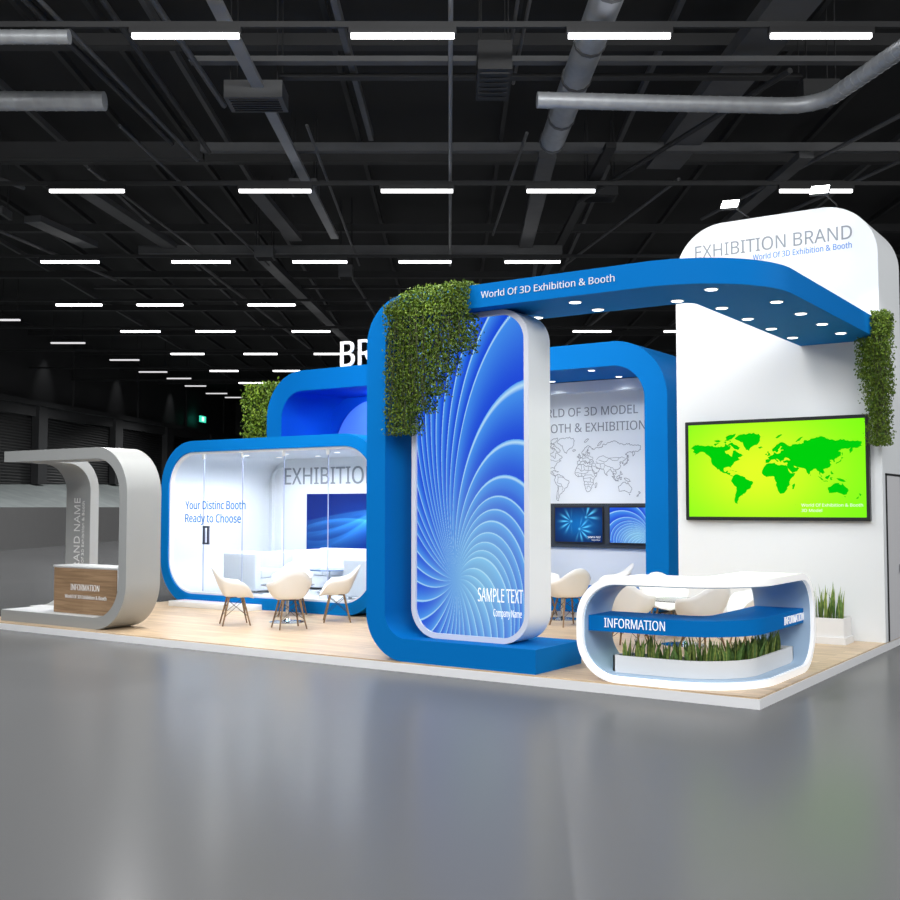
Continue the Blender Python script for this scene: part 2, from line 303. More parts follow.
def jag(poly, closed=True, amp=.9):
    R = random.Random(5); out = []
    n = len(poly)
    for i in range(n if closed else n-1):
        a = poly[i]; b = poly[(i+1) % n]; out.append(a); L = math.hypot(b[0]-a[0], b[1]-a[1]); k = int(L/4)
        for j in range(1, k+1):
            t = j/(k+1); out.append((a[0]+(b[0]-a[0])*t+R.uniform(-amp, amp), a[1]+(b[1]-a[1])*t+R.uniform(-amp, amp)))
    if not closed: out.append(poly[-1])
    return out

# ================================================================== THE HALL
fl = MB().add([hall(-60, -40, 0), hall(60, -40, 0), hall(60, 100, 0), hall(-60, 100, 0)], [(0, 1, 2, 3)])
def floor_mat():
    m = mat('polished_grey_floor', (.136, .138, .141), .3, spec=.045); nt = m.node_tree; L = nt.links; b = nt.nodes['Principled BSDF']
    tc = nt.nodes.new('ShaderNodeTexCoord'); n = nt.nodes.new('ShaderNodeTexNoise'); n.inputs['Scale'].default_value = .35; n.inputs['Detail'].default_value = 4
    L.new(tc.outputs['Object'], n.inputs['Vector'])
    cr = nt.nodes.new('ShaderNodeMapRange'); cr.inputs[3].default_value = .20; cr.inputs[4].default_value = .26; L.new(n.outputs['Fac'], cr.inputs[0]); L.new(cr.outputs[0], b.inputs['Roughness'])
    return m
tag(obj('floor', fl, floor_mat(), smooth=False), kind='structure')
M['ceil'] = mat('black_ceiling', (.010, .0103, .011), .8, var=.3, vscale=.3, bump=.1, bscale=2)
M['hallwall'] = mat('charcoal_wall_panel', (.036, .037, .039), .6, var=.25, vscale=.4, bump=.05)
M['pier'] = mat('charcoal_pier', (.032, .033, .035), .6, var=.1, bump=.05)
M['conc'] = mat('pale_concrete', (.25, .28, .28), .7, var=.28, vscale=1.2, bump=.2, bscale=4)
M['dock'] = mat('grey_dock_face', (.14, .14, .14), .7, var=.05, bump=.05)
def shutter_mat():
    m = mat('black_roller_shutter', (.035, .036, .038), .45, .3); nt = m.node_tree; L = nt.links; b = nt.nodes['Principled BSDF']
    tc = nt.nodes.new('ShaderNodeTexCoord'); w = nt.nodes.new('ShaderNodeTexWave'); w.bands_direction = 'Z'; w.inputs['Scale'].default_value = 2.2
    L.new(tc.outputs['Object'], w.inputs['Vector'])
    cr = nt.nodes.new('ShaderNodeValToRGB'); cr.color_ramp.elements[0].color = (.003, .003, .0033, 1); cr.color_ramp.elements[1].color = (.017, .0175, .019, 1); L.new(w.outputs['Fac'], cr.inputs['Fac']); L.new(cr.outputs['Color'], b.inputs['Base Color'])
    bp = nt.nodes.new('ShaderNodeBump'); bp.inputs['Strength'].default_value = .6; bp.inputs['Distance'].default_value = .05; L.new(w.outputs['Fac'], bp.inputs['Height']); L.new(bp.outputs['Normal'], b.inputs['Normal'])
    return m
M['shutter'] = shutter_mat()
CZ = 10.6
tag(obj('ceiling', MB().box(-45, 45, -30, 100, CZ, CZ+.3, mtx=Matrix.Translation((CAM.x, CAM.y, 0)) @ Matrix.Rotation(YAW, 4, 'Z')), M['ceil'], smooth=False), kind='structure')
# left wall: runs away along the hall on a gently rising dock
WX = lambda D: -23.6+.0595*D
RZ = lambda D: .021*D
def lw(D, off, z): return hall(WX(D)+off, D, z+RZ(D))
def lbox(D0, D1, o0, o1, z0, z1):
    vs = [lw(D, o, z) for D in (D0, D1) for o in (o0, o1) for z in (z0, z1)]
    return MB().add(vs, [(0, 1, 3, 2), (4, 6, 7, 5), (0, 4, 5, 1), (2, 3, 7, 6), (0, 2, 6, 4), (1, 5, 7, 3)])
tag(obj('wall_left', lbox(30, 92, -.5, 0, 1.5, 10), M['hallwall'], smooth=False), kind='structure')
ps = [41.0, 53.0, 63.2, 72.6, 83.2, 91.]
for i, D in enumerate(ps):
    tag(obj('trim_%d' % (i+1), lbox(D, D+.042*D*.45, 0, .45, 1.7, 5.5), M['pier'], smooth=False), kind='structure')
    if i < len(ps)-1:
        tag(obj('door_%d' % (i+1), lbox(D+.042*D*.45, ps[i+1], .02, .10, 1.7, 5.0), M['shutter'], smooth=False), kind='structure')
tag(obj('trim_7', lbox(30, 92, .0, .55, 5.5, 5.75), M['pier'], smooth=False), kind='structure')
tag(obj('trim_8', lbox(30, 92, .10, .30, 5.0, 5.5), M['hallwall'], smooth=False), kind='structure')
for i, D in enumerate([47., 58., 68., 78., 88.]):
    tag(obj('trim_%d' % (9+i), lbox(D, D+.25, 0, .12, 5.75, 9.2), M['pier'], smooth=False), kind='structure')
# dock: grey face up to eye height, pale sloping concrete apron above
ex = lambda D: WX(D)+3.6
v = []
for D in (30, 45, 60, 75, 92): v += [hall(ex(D), D, 0), hall(ex(D), D, 1.69)]
tag(obj('trim_14', MB().add(v, [(2*i, 2*i+2, 2*i+3, 2*i+1) for i in range(4)]), M['dock'], smooth=False), kind='structure')
v = []
for D in (30, 45, 60, 75, 92): v += [hall(ex(D), D, 1.69), lw(D, 0, 1.70)]
tag(obj('trim_15', MB().add(v, [(2*i, 2*i+2, 2*i+3, 2*i+1) for i in range(4)]), M['conc'], smooth=False), kind='structure')
def hbox(X0, X1, D0, D1, z0, z1, mb=None):
    return (mb or MB()).box(X0, X1, D0, D1, z0, z1, mtx=Matrix.Translation((CAM.x, CAM.y, 0)) @ Matrix.Rotation(YAW, 4, 'Z'))
tag(obj('wall_back', hbox(-30, 40, 92, 92.5, 0, 12), M['hallwall'], smooth=False), kind='structure')
tag(obj('wall_right', hbox(30, 30.5, 27, 92, 0, 11), M['hallwall'], smooth=False), kind='structure')
for i, X in enumerate((-16.2, -12.5, -8.5)):
    tag(obj('trim_%d' % (16+i), hbox(X, X+.5, 91.2, 92, 0, 12), M['pier'], smooth=False), kind='structure')
# exit sign above a shutter
D = 79.5; p = lw(D, .5, 6.45)
e = empty('exit_sign', p, 'small glowing green exit sign on the dark wall beyond the hedge', 'sign')
obj('sign_face', lbox(D, D+1.4, .56, .66, 6.25, 6.7), M['exitg'], e, smooth=False)
mm = lbox(D+.35, D+.85, .66, .68, 6.32, 6.63); obj('pictogram', mm, M['exitw'], e, smooth=False)

# ---- ceiling battens
ORD = ['first', 'second', 'third', 'fourth', 'fifth', 'sixth', 'seventh', 'eighth']
ROWS = [(15.0, [(-4.46, -2.96), (-1.39, 0.06), (1.66, 3.09), (4.5, 5.91)]), (22.53, [(-8.37, -6.82), (-4.41, -2.91), (-1.44, 0.06), (1.61, 3.03), (6.9, 8.41)]), (29.15, [(-11.03, -9.47), (-7.5, -5.93), (-4.24, -2.78), (-1.38, 0.03), (1.48, 2.97)]), (35.43, [(-12.89, -11.39), (-10.24, -8.74), (-6.61, -5.07)]), (40.83, [(-12.39, -10.92), (-9.57, -8.1), (-5.95, -4.52), (4.63, 6.06), (8.06, 9.41)]), (46.89, [(-12.05, -10.63), (-8.9, -7.47), (-5.87, -4.49)]), (52.79, [(-11.66, -10.3), (-8.6, -7.29)]), (57.94, [(-11.25, -9.91)])]
SIDE = [(41.78, -17.35, -16.58), (47.7, -17.54, -16.05), (53.26, -16.68, -15.25), (58.02, -16.61, -15.11), (60.98, -15.88, -14.53), (64.78, -15.79, -14.54), (69.09, -15.5, -14.16), (71.62, -14.81, -13.7)]
def batten(X0, X1, D, z, lab, m, w=.10, grp='linear lights in rows under the hall ceiling'):
    e = empty('batten_light', hall((X0+X1)/2, D, z), lab, 'ceiling light', grp)
    s = D/15.*.0+1
    obj('housing', hbox(X0-.03, X1+.03, D-.06, D+.06, z+.03, z+.12), M['rail'], e, smooth=False)
    obj('diffuser', hbox(X0, X1, D-w/2, D+w/2, z-.03, z+.03), m, e, smooth=False)
    if z > 8.5:
        for xx_ in (X0+.1, X1-.1): obj('hanger_rod', MB().tube([hall(xx_, D, z+.1), hall(xx_, D, CZ)], .015, 6), M['rail'], e)
for i, (D, r) in enumerate(ROWS):
    ki = len(r)
    for j, (a, b) in enumerate(r):
        lab = 'white linear light, %s from left in the %s ceiling row from the top' % (ORD[j], ORD[i])
        if i == 7: lab = 'lone white linear light low above the hedge, farthest complete row'
        batten(a, b, D, 8.3, lab, M['tube'], w=.05+.001*D)
    rl = obj('lighting_track', hbox(-22 if i else -9, 22 if i else 9, D-.03, D+.03, 8.42, 8.50), M['dsteel'], smooth=False)
    tag(rl, 'black track carrying the %s row of lights from the top' % ORD[i], 'track', 'lighting tracks under the hall ceiling')
for i, (D, a, b) in enumerate(SIDE):
    batten(a, b, D, 8.9, 'dim thin light, %s from left in the diagonal line beside the shutters' % ORD[i], M['tube2'], w=.12, grp='dim linear lights beside the shutter wall')

# ---- structure and services under the ceiling
def bar(name, X0, D0, z0, X1, D1, z1, w, h, m, label, cat, group=None):
    a = hall(X0, D0, z0); b = hall(X1, D1, z1); d = (b-a).normalized(); s = d.cross(Vector((0, 0, 1))).normalized()*w/2; u = Vector((0, 0, h/2))
    vs = [a-s-u, a+s-u, a+s+u, a-s+u, b-s-u, b+s-u, b+s+u, b-s+u]
    o = obj(name, MB().add(vs, [(0, 1, 2, 3), (7, 6, 5, 4), (0, 4, 5, 1), (1, 5, 6, 2), (2, 6, 7, 3), (3, 7, 4, 0)]), m, smooth=False)
    return tag(o, label, cat, group)
def pipe(name, pts, r, m, label, cat, group=None, n=10):
    return tag(obj(name, MB().tube([hall(*p) for p in pts], r, n), m), label, cat, group)
def duct_round(pts, r, label, ribs=True):
    e = empty('round_duct', hall(*pts[0]), label, 'air duct')
    P = [hall(*p) for p in pts]; fine = []
    for i in range(len(P)-1):
        n = max(1, int((P[i+1]-P[i]).length/.16))
        fine += [P[i].lerp(P[i+1], k/n) for k in range(n)]
    fine.append(P[-1])
    mb = MB(); mb.tube(fine, r, 20)
    rb = mb
    for k in range(1, len(fine)-1, 1):
        t = (fine[k+1]-fine[k-1]).normalized()*.012; rb.tube([fine[k]-t, fine[k]+t], r*1.035, 20)
    obj('duct_wall', mb, M['duct'], e)
    return e
arc = [(5.3+.62*math.sin(a), 16.86-.62*(1-math.cos(a)), 8.0) for a in np.radians([15, 35, 55, 70])]
duct_round([(1.35, 16.62, 8.0), (3.4, 16.76, 8.0), (5.2, 16.86, 8.0)]+arc+[(6.3, 14.3, 8.0)], .125, 'round galvanised duct crossing the upper right and bending towards the viewer')
duct_round([(-8.2, 17.46, 8.3), (-5.62, 17.46, 8.3)], .155, 'short ribbed round duct end at the upper left edge')
duct_round([(-6.8, 15.03, 8.3), (-5.35, 15.03, 8.3)], .10, 'thin ribbed duct at the top left corner')
e = empty('duct_trunk', hall(2.1, 17, 8.6), 'large grey duct dropping down through the round duct, upper middle right', 'air duct')
obj('duct_wall', MB().tube([hall(2.25, 12.5, 8.75), hall(1.97, 20.8, 8.75)], .235, 12), M['duct'], e)
for D_ in (14.4, 16.2, 17.6, 19.4, 20.7): obj('flange', MB().tube([hall(2.25-.0337*(D_-12.5), D_-.04, 8.75), hall(2.25-.0337*(D_-12.5), D_+.04, 8.75)], .255, 12), M['steel'], e)
G1 = 'roof beams running along the hall'; 
for k, (X0, D0, X1, D1, z, w, h, m, lab) in enumerate([
   (-3.3, 13.9, -3.02, 28.3, 8.75, .20, .07, 'lsteel', 'long pale steel channel slanting down past the top left light'),
   (5.3, 13.5, 4.75, 24, 9.35, .75, .25, 'steel', 'wide grey beam slanting behind the top right light'),
   (-8.33, 24.4, -7.55, 31.5, 8.9, .38, .14, 'steel', 'flat grey duct slanting down from the left light of the second row'),
   (-4.45, 24.4, -4.15, 29.0, 8.9, .36, .14, 'steel', 'flat grey duct slanting down from the second light of the second row'),
   (-10.3, 26.6, -9.75, 29.3, 8.8, .45, .16, 'steel', 'crooked grey duct section at left between second and third rows'),
   (2.0, 22.0, 2.1, 31.0, 8.9, .36, .14, 'steel', 'flat grey duct slanting behind the fourth light of the second row'),
   (7.3, 22.0, 6.9, 30.0, 8.9, .30, .14, 'steel', 'flat grey duct slanting beside the right floodlight'),
   (3.3, 22.0, 2.95, 36.0, 9.1, .22, .12, 'dsteel', 'dark beam slanting right of the middle'),
   (-5.5, 31, -4.2, 52, 9.0, .35, .2, 'steel', 'long grey duct fading into the distance above the hedge'),
   (-1.75, 13.6, -1.6, 21.8, 9.2, .10, .16, 'steel', 'slim grey beam slanting left of the vertical conduit')]):
    bar('roof_beam', X0, D0, z, X1, D1, z, w, h, M[m], lab, 'beam', G1)
for k, X in enumerate([-14.5, -12.6, -10.8, -9.2, -7.4, -6.2, -5.2, -2.2, 1.2, 3.9, 6.4, 8.3, 10.5, 12.5, 15]):
    bar('purlin', X, 13.5, 10.3, X+(.4 if k % 2 else -.1), 75, 10.3, .10, .14, M['steel' if k % 3 == 0 else 'dsteel'], 'thin dark purlin running into the distance under the black ceiling', 'purlin', 'thin purlins running along the hall')
for k, D_ in enumerate([19.0, 25.5, 32, 38.5, 45, 51.5, 58, 65, 72]):
    bar('cross_beam', -20, D_, 9.95, 25, D_, 9.95, .25, .22, M['dsteel'], 'dark cross beam under the black ceiling, %s from the viewer' % (ORD+['ninth'])[k], 'beam', 'cross beams spanning the hall')
for k, (X0, X1, D_, z, h, m, lab) in enumerate([
   (-4.28, 7.1, 17.62, 9.04, .09, 'steel', 'grey pipe crossing just under the top row of lights'),
   (-2.9, 6.0, 18.31, 9.04, .06, 'dsteel', 'thin dark pipe crossing under the top row of lights'),
   (-5.2, 9.4, 22.48, 9.2, .18, 'steel', 'grey box channel crossing above the second row of lights'),
   (-9.6, -5.2, 22.7, 9.2, .36, 'dsteel', 'dark deep channel crossing at the left above the second row'),
   (-8.6, 3.1, 29.9, 8.8, .24, 'steel', 'long grey duct crossing just above the third row of lights'),
   (-9.0, 9.0, 24.6, 9.1, .06, 'dsteel', 'thin pipe crossing below the second row of lights'),
   (-12, 9.0, 36.5, 9.1, .10, 'dsteel', 'thin pipe crossing below the fourth row of lights')]):
    bar('cross_duct', X0, D_, z, X1, D_, z, .18, h, M[m], lab, 'pipe', 'pipes and channels crossing the hall')
for k, (pts, r, m, lab) in enumerate([
   ([(.01, 13.6, 8.5), (0, 31, 8.5)], .035, 'lsteel', 'straight pale conduit running down the middle of the ceiling'),
   ([(-5.9, 13.5, 8.5), (-5.3, 20.5, 8.5)], .05, 'dsteel', 'dark conduit slanting down across the upper left'),
   ([(-5.7, 13.5, 8.6), (-5.05, 21.5, 8.6)], .035, 'steel', 'grey conduit slanting beside the dark one at upper left'),
   ([(-4.75, 14.2, 8.6), (-4.7, 21, 8.6)], .045, 'dsteel', 'dark conduit slanting behind the first light'),
   ([(-4.2, 14.2, 8.8), (-4.0, 19, 8.8)], .05, 'steel', 'pair of grey conduits slanting right of the first light'),
   ([(-10.8, 20.5, 8.8), (-9.5, 24.0, 8.8)], .05, 'steel', 'grey conduit slanting at the left edge above the second row'),
   ([(-11.5, 26.0, 8.7), (-10.2, 33, 8.7)], .05, 'steel', 'grey conduit slanting at the left edge under the second row'),
   ([(-7.4, 22, 8.6), (-6.7, 31, 8.6)], .03, 'steel', 'thin grey conduit slanting from the second row to the third row at left'),
   ([(-6.0, 19.5, 8.7), (-5.2, 31, 8.7)], .03, 'steel', 'thin grey conduit slanting left of the middle'),
   ([(-2.6, 19.5, 8.7), (-2.6, 31, 8.7)], .03, 'steel', 'thin grey conduit slanting to the foliage'),
   ([(1.02, 14, 9.2), (.98, 19, 9.2)], .03, 'steel', 'thin conduit right of the dark hanging box'),
   ([(1.22, 14, 9.2), (1.12, 19, 9.2)], .03, 'steel', 'second thin conduit right of the dark hanging box'),
   ([(1.5, 21, 9.0), (1.15, 29, 9.0)], .035, 'steel', 'conduit slanting above the third row in the middle'),
   ([(5.4, 17, 8.6), (2.9, 24.5, 8.6)], .05, 'dsteel', 'dark conduit slanting down left under the round duct'),
   ([(5.1, 24, 9.0), (3.4, 33, 9.0)], .04, 'steel', 'grey conduit slanting left of the left floodlight'),
   ([(8.5, 19, 8.9), (6.3, 27, 8.9)], .045, 'steel', 'grey conduit slanting at the right edge'),
   ([(9.5, 22, 8.9), (7.2, 30, 8.9)], .045, 'steel', 'lower grey conduit slanting at the right edge'),
   ([(-3.2, 31, 8.9), (-2.4, 50, 8.9)], .05, 'steel', 'distant thin conduit above the letters'),
   ([(-7.5, 31, 8.9), (-6.2, 52, 8.9)], .05, 'steel', 'distant thin conduit left of the letters'),
   ([(2.5, 31, 8.9), (3.3, 50, 8.9)], .06, 'steel', 'distant conduit behind the blue beam'),
   ([(6.5, 31, 8.9), (5.0, 50, 8.9)], .06, 'steel', 'distant conduit beside the white tower')]):
    pts = [(a, b, 8.62 if c < 8.75 else c) for a, b, c in pts]
    pipe('conduit', pts, r, M[m], lab, 'conduit', 'conduits under the hall ceiling', 8)
def hang(name, X, D_, z, w, d, h, m, lab, cat, rods=True):
    e = empty(name, hall(X, D_, z), lab, cat); obj('casing', hbox(X-w/2, X+w/2, D_-d/2, D_+d/2, z, z+h), M[m], e, smooth=False)
    g = MB()
    for k in range(6): hbox(X-w*.42, X+w*.42, D_-d*.4+k*d*.15, D_-d*.4+k*d*.15+.02, z-.02, z, g)
    obj('grille', g, M['dsteel'], e, smooth=False)
    if rods:
        for sx in (-.4, .4):
            for sy in (-.4, .4): obj('hanger_rod', MB().tube([hall(X+sx*w, D_+sy*d, z+h), hall(X+sx*w, D_+sy*d, CZ)], .012, 6), M['dsteel'], e)
hang('heater_unit', -3.3, 18.3, 8.55, .98, .7, .30, 'steel', 'grey box unit hanging between the first two lights of the top row', 'air unit')
hang('air_unit', .68, 16.8, 8.3, .52, 1.3, .45, 'dsteel', 'tall dark box hanging between second and third lights of the top row', 'air unit')
hang('ceiling_speaker', -5.0, 29.2, 8.4, .5, .5, .3, 'steel', 'small grey unit hanging under the third row near the duct', 'air unit')
hang('ceiling_speaker', -3.3, 24.4, 8.8, .62, .62, .25, 'steel', 'square grey unit hanging left of the third light of the second row', 'air unit')
hang('ceiling_speaker', -11.0, 25.7, 8.6, .9, .6, .2, 'steel', 'tilted grey box at the left edge under the second row', 'air unit')
hang('ceiling_speaker', 6.3, 18.4, 8.6, .62, .5, .35, 'dsteel', 'dark vent box hanging under the top right light', 'air unit')
hang('ceiling_speaker', 3.4, 24.5, 8.7, .75, .6, .2, 'dsteel', 'dark box hanging left of the left floodlight', 'air unit')
hang('ceiling_speaker', -3.0, 31.2, 8.3, .4, .4, .35, 'steel', 'round-necked grey unit hanging right under the third row middle', 'air unit')

# ================================================================== THE BOOTH
PZ = .10
e = empty('booth_platform', (-5.6, 3.8, 0), 'low booth platform with oak plank deck and white edge', 'platform')
obj('plinth', MB().box(-11.45, 0, 0, 8.0, 0, .085), M['fascia'], e, smooth=False)
obj('deck', MB().box(-11.44, -.01, .01, 7.99, .085, PZ), M['deck'], e, smooth=False)

def XZ(y): return lambda p: (p[0], y, p[1])
# ---- front arch (blue): C profile, then the beam turning back to the tower
Y0, Y1 = .03, .97
ZT, ZBm = 3.935, 3.70
oc = []; ic = []
def arcp(cx, cz, r, a0, a1, n=16): return [(cx+r*math.cos(math.radians(a0+(a1-a0)*i/n)), cz+r*math.sin(math.radians(a0+(a1-a0)*i/n))) for i in range(n+1)]
R_o = .50
oc = [(-2.18, PZ)]+arcp(-4.25+R_o, PZ+R_o, R_o, 270, 180)+arcp(-4.25+R_o, ZT-R_o, R_o, 180, 90)+[(-1.05, ZT)]
ri = .27
ic = [(-2.18, .335)]+arcp(-4.0+ri, .335+ri, ri, 270, 180)+arcp(-4.0+ri, ZBm-ri, ri, 180, 90)+[(-1.05, ZBm)]
arch = empty('blue_arch', (-3.2, .5, PZ), 'big blue open arch whose roof beam curves back to the white tower', 'exhibition arch')
mb = MB().ring(oc, ic, XZ(Y0), XZ(Y1), closed=False)
obj('frame', mb, M['blue'], arch)
Rb = 1.05
ob = [(-1.05, Y0)]+arcp(0-Rb, Y0+Rb, Rb, -90, 0, 20)+[(0, 4.498)]
ib = [(-1.05, Y1)]+arcp(-.94-.12, Y1+.12, .12, -90, 0, 20)+[(-.94, 4.498)]
obj('roof_beam', MB().ring(ob, ib, lambda p: (p[0], p[1], ZBm), lambda p: (p[0], p[1], ZT), closed=False), M['blue'], arch)
lettering('lettering', 'World Of 3D Exhibition & Booth', (-2.79, Y0, 3.79), (1, 0, 0), 1.47, .066, M['wtxt2'], arch, .004)
# recessed downlights under the beam
DL = [(-1.88, .31), (-1.88, .80), (-2.62, .86), (-1.03, .81), (-.55, .45), (-.81, 1.42), (-.25, 1.40), (-.81, 2.19), (-.25, 2.19), (-.81, 2.97), (-.25, 2.97), (-.81, 3.75), (-.25, 3.73)]
def downlight(x, y, z, lab, grp, r=.055):
    e = empty('downlight', (x, y, z), lab, 'downlight', grp)
    obj('trim_ring', MB().lathe([(r, -.006), (r*1.2, -.006), (r*1.22, 0.0)], (x, y, z), 20), M['dl_ring'], e)
    obj('lens', MB().lathe([(0.001, -.004), (r, -.009), (r, -.004)], (x, y, z), 20), M['down'], e)
for k, (x, y) in enumerate(DL): downlight(x, y, ZBm, 'round recessed downlight in the underside of the blue arch beam', 'downlights under the arch beam')

# ---- lightbox
LX0, LX1, LZ0, LZ1 = -3.81, -2.37, .336, 3.698
lb = empty('lightbox_banner', ((LX0+LX1)/2, .45, LZ0), 'tall rounded lightbox showing blue spiral petals, standing in the blue arch', 'lightbox')
fo = rr(LX0, LX1, LZ0, LZ1, .32, 16)
fi = rr(LX0+.055, LX1-.055, LZ0+.055, LZ1-.055, .27, 16)
mb = MB().ring(fo, fi, XZ(.25), XZ(.68)); obj('frame', mb, M['white'], lb)
mb = MB().ring(fo, fi, XZ(.243), XZ(.25)); obj('front_rim', mb, M['rim'], lb)
mb = MB().prism(fi, XZ(.30), XZ(.62)); obj('back_box', mb, M['white'], lb)
def inrr(x0, x1, z0, z1, r):
    def f(X, Z):
        dx = np.maximum(np.maximum(x0+r-X, X-(x1-r)), 0); dz = np.maximum(np.maximum(z0+r-Z, Z-(z1-r)), 0); return dx*dx+dz*dz <= r*r
    return f
CX, CZs = -3.257, .949
grid_panel('printed_face', lambda X, Z: spiral(X-CX, Z-CZs), LX0+.05, LX1-.05, LZ0+.05, LZ1-.05, .27, 300, 640, M['img'], lb, inrr(LX0+.05, LX1-.05, LZ0+.05, LZ1-.05, .275))
lettering('lettering', 'SAMPLE TEXT', (-2.985, .268, .745), (1, 0, 0), .53, .135, M['wtxt'], lb, .004)
lettering('lettering', 'Company Name', (-2.80, .268, .603), (1, 0, 0), .33, .072, M['wtxt'], lb, .004)

# ---- white tower with the TV
tw = empty('white_tower', (-1.29, 5.05, PZ), 'tall white rounded block wall carrying the sign and the green screen', 'exhibition wall')
TX0, TX1, TZ1 = -2.58, -.001, 5.40
poly = rr(TX0, TX1, PZ, TZ1, (0, 0, .66, .66), 16)
poly = [p for i, p in enumerate(poly) if i == 0 or (abs(p[0]-poly[i-1][0])+abs(p[1]-poly[i-1][1])) > 1e-6]
mb = MB().prism(poly, XZ(4.5), XZ(5.62)); obj('body', mb, M['wall'], tw)
e2 = empty('door', (0, 5.0, PZ)); e2.parent = tw; e2.location = Vector((0, 5.0, PZ))-tw.location
dr = MB().box(-.02, .008, 4.66, 5.39, PZ, 2.08); 
o = obj('door_leaf', dr, M['side'], e2, smooth=False)
df = MB().box(-.01, .014, 4.64, 4.665, PZ, 2.105).box(-.01, .014, 5.385, 5.41, PZ, 2.105).box(-.01, .014, 4.64, 5.41, 2.08, 2.105)
obj('door_frame', df, M['black'], e2, smooth=False)
obj('door_handle', MB().box(.012, .05, 5.22, 5.30, .90, 1.0, .01), M['chrome'], e2)
lettering('lettering', 'EXHIBITION BRAND', (-2.30, 4.5, 4.966), (1, 0, 0), 2.005, .168, M['stxt'], tw, .006, weight=.0)
lettering('lettering', 'World Of 3D Exhibition & Booth', (-1.526, 4.5, 4.852), (1, 0, 0), 1.225, .072, M['btxt'], tw, .004)
# TV
tv = empty('wall_screen', (-1.29, 4.45, 1.53), 'large wall screen showing a green world map on lime', 'television')
obj('bezel', MB().ring(rr(-2.44, -.132, 1.53, 2.808, .01, 2), rr(-2.40, -.172, 1.575, 2.765, .005, 2), XZ(4.43), XZ(4.498)), M['black'], tv, smooth=False)
def lime(X, Z):
    u = (X+2.4)/2.23; v = (Z-1.575)/1.19; g = np.exp(-(((u-.40)/.42)**2+((v-.5)/.55)**2)*1.0)[..., None]
    return np.array([.18, 1., .002])*(1-g)+np.array([.78, 1., .012])*g
grid_panel('screen', lime, -2.40, -.172, 1.575, 2.765, 4.44, 50, 28, M['scr'], tv)
fit = map_fit(-2.365, -.215, 1.735, 2.635)
mb = MB()
for poly in WORLD:
    q = [fit(p) for p in jag(poly)]; n = len(q); mb.add([(x, 4.4385, z) for x, z in q], [tuple(range(n))])
bmx = bmesh.new(); me = bpy.data.meshes.new('x'); me.from_pydata(mb.v, [], mb.f); bmx.from_mesh(me); bmesh.ops.triangulate(bmx, faces=bmx.faces, ngon_method='EAR_CLIP')
bmx.verts.ensure_lookup_table(); mm = MB().add([v.co[:] for v in bmx.verts], [[v.index for v in f.verts] for f in bmx.faces]); bmx.free()
obj('world_map', mm, M['tvgreen'], tv, smooth=False)
lettering('lettering', 'World Of Exhibition & Booth', (-.944, 4.4385, 1.705), (1, 0, 0), .73, .036, M['tvtxt'], tv, .002)
lettering('lettering', '3D Model', (-.944, 4.4385, 1.640), (1, 0, 0), .25, .036, M['tvtxt'], tv, .002)
# floodlights over the tower
for k, (x, lab) in enumerate([(-1.62, 'left one of two square floodlights above the white tower'), (-.52, 'right one of two square floodlights above the white tower')]):
    z = 5.47; y = 3.95
    e = empty('floodlight', (x, 4.6, 5.40), lab, 'floodlight', 'floodlights above the white tower')
    Mx = Matrix.Translation((x, y, z)) @ Matrix.Rotation(math.radians(-28), 4, 'X') @ Matrix.Rotation(math.radians(6), 4, 'Y')
    obj('head', MB().box(-.115, .115, .0, .04, -.062, .062, .008, Mx), M['black'], e)
    obj('lens', MB().box(-.108, .108, -.006, .0, -.056, .056, 0, Mx), M['lamp'], e)
    obj('arm', MB().tube([(x+.02, 4.0, z-.02), (x+.03, 4.56, 5.43), (x+.03, 4.58, 5.395)], .009, 8), M['rail'], e)

# ---- back frame E (blue) with white wall behind, BR letters on top
EY0, EY1 = 5.80, 7.32
EX0, EX1, EZ1 = -11.27, -3.27, 4.20
fr = empty('blue_back_frame', (-7.3, 6.5, PZ), 'long blue rounded frame at the back around map wall and deep blue recess', 'exhibition frame')
eo = rr(EX0, EX1, PZ, EZ1, (.5, .5, .88, .85), 16); ei = rr(EX0+.36, EX1-.36, PZ+.30, EZ1-.37, (.2, .2, .52, .50), 16)
obj('frame', MB().ring(eo, ei, XZ(EY0), XZ(EY1)), M['blue'], fr)
obj('recess_panel', MB().box(-10.95, -6.6, 7.22, 7.30, .3, 3.86), M['deep'], fr, smooth=False)
rl_ = rr(EX0+.362, -6.601, PZ+.302, EZ1-.372, (.2, .01, .01, .50), 16); rm_ = rr(EX0+.372, -6.611, PZ+.312, EZ1-.382, (.19, .01, .01, .49), 16)
obj('recess_lining', MB().ring(rl_, rm_, XZ(EY0+.01), XZ(7.22)), M['deep'], fr)
pp = rr(-10.62, -6.62, 1.6, 3.72, (.1, .1, .2, .95), 16); obj('raised_panel', MB().prism(pp, XZ(7.02), XZ(7.22)), M['mid'], fr)
obj('divider', MB().box(-6.6, -6.45, 5.9, 7.62, PZ+.3, 3.83), M['white'], fr, smooth=False)
lettering('letters', 'BRAND', (-9.53, 5.88, 4.20), (1, 0, 0), 2.05, .46, M['wtxt'], fr, .035, weight=0)
mw = empty('map_wall', (-5, 7.7, PZ), 'white wall behind the blue frame with grey lettering and a line map of the world', 'exhibition wall')
obj('panel', MB().box(-6.6, -2.6, 7.62, 7.74, PZ, 3.82), M['wall'], mw, smooth=False)
obj('pelmet', MB().box(-6.44, -3.2, 7.33, 7.615, 3.64, 3.82), M['wall'], mw, smooth=False)
em = 85/8.35; w1 = 1.615*10.8/8.35
lettering('lettering', 'WORLD OF 3D MODEL', (-4.563-w1, 7.62, 3.262), (1, 0, 0), w1, .145, M['ltxt'], mw, .005)
lettering('lettering', 'BOOTH & EXHIBITIONS', (-6.50, 7.62, 2.988), (1, 0, 0), 2.19, .15, M['ltxt'], mw, .005)
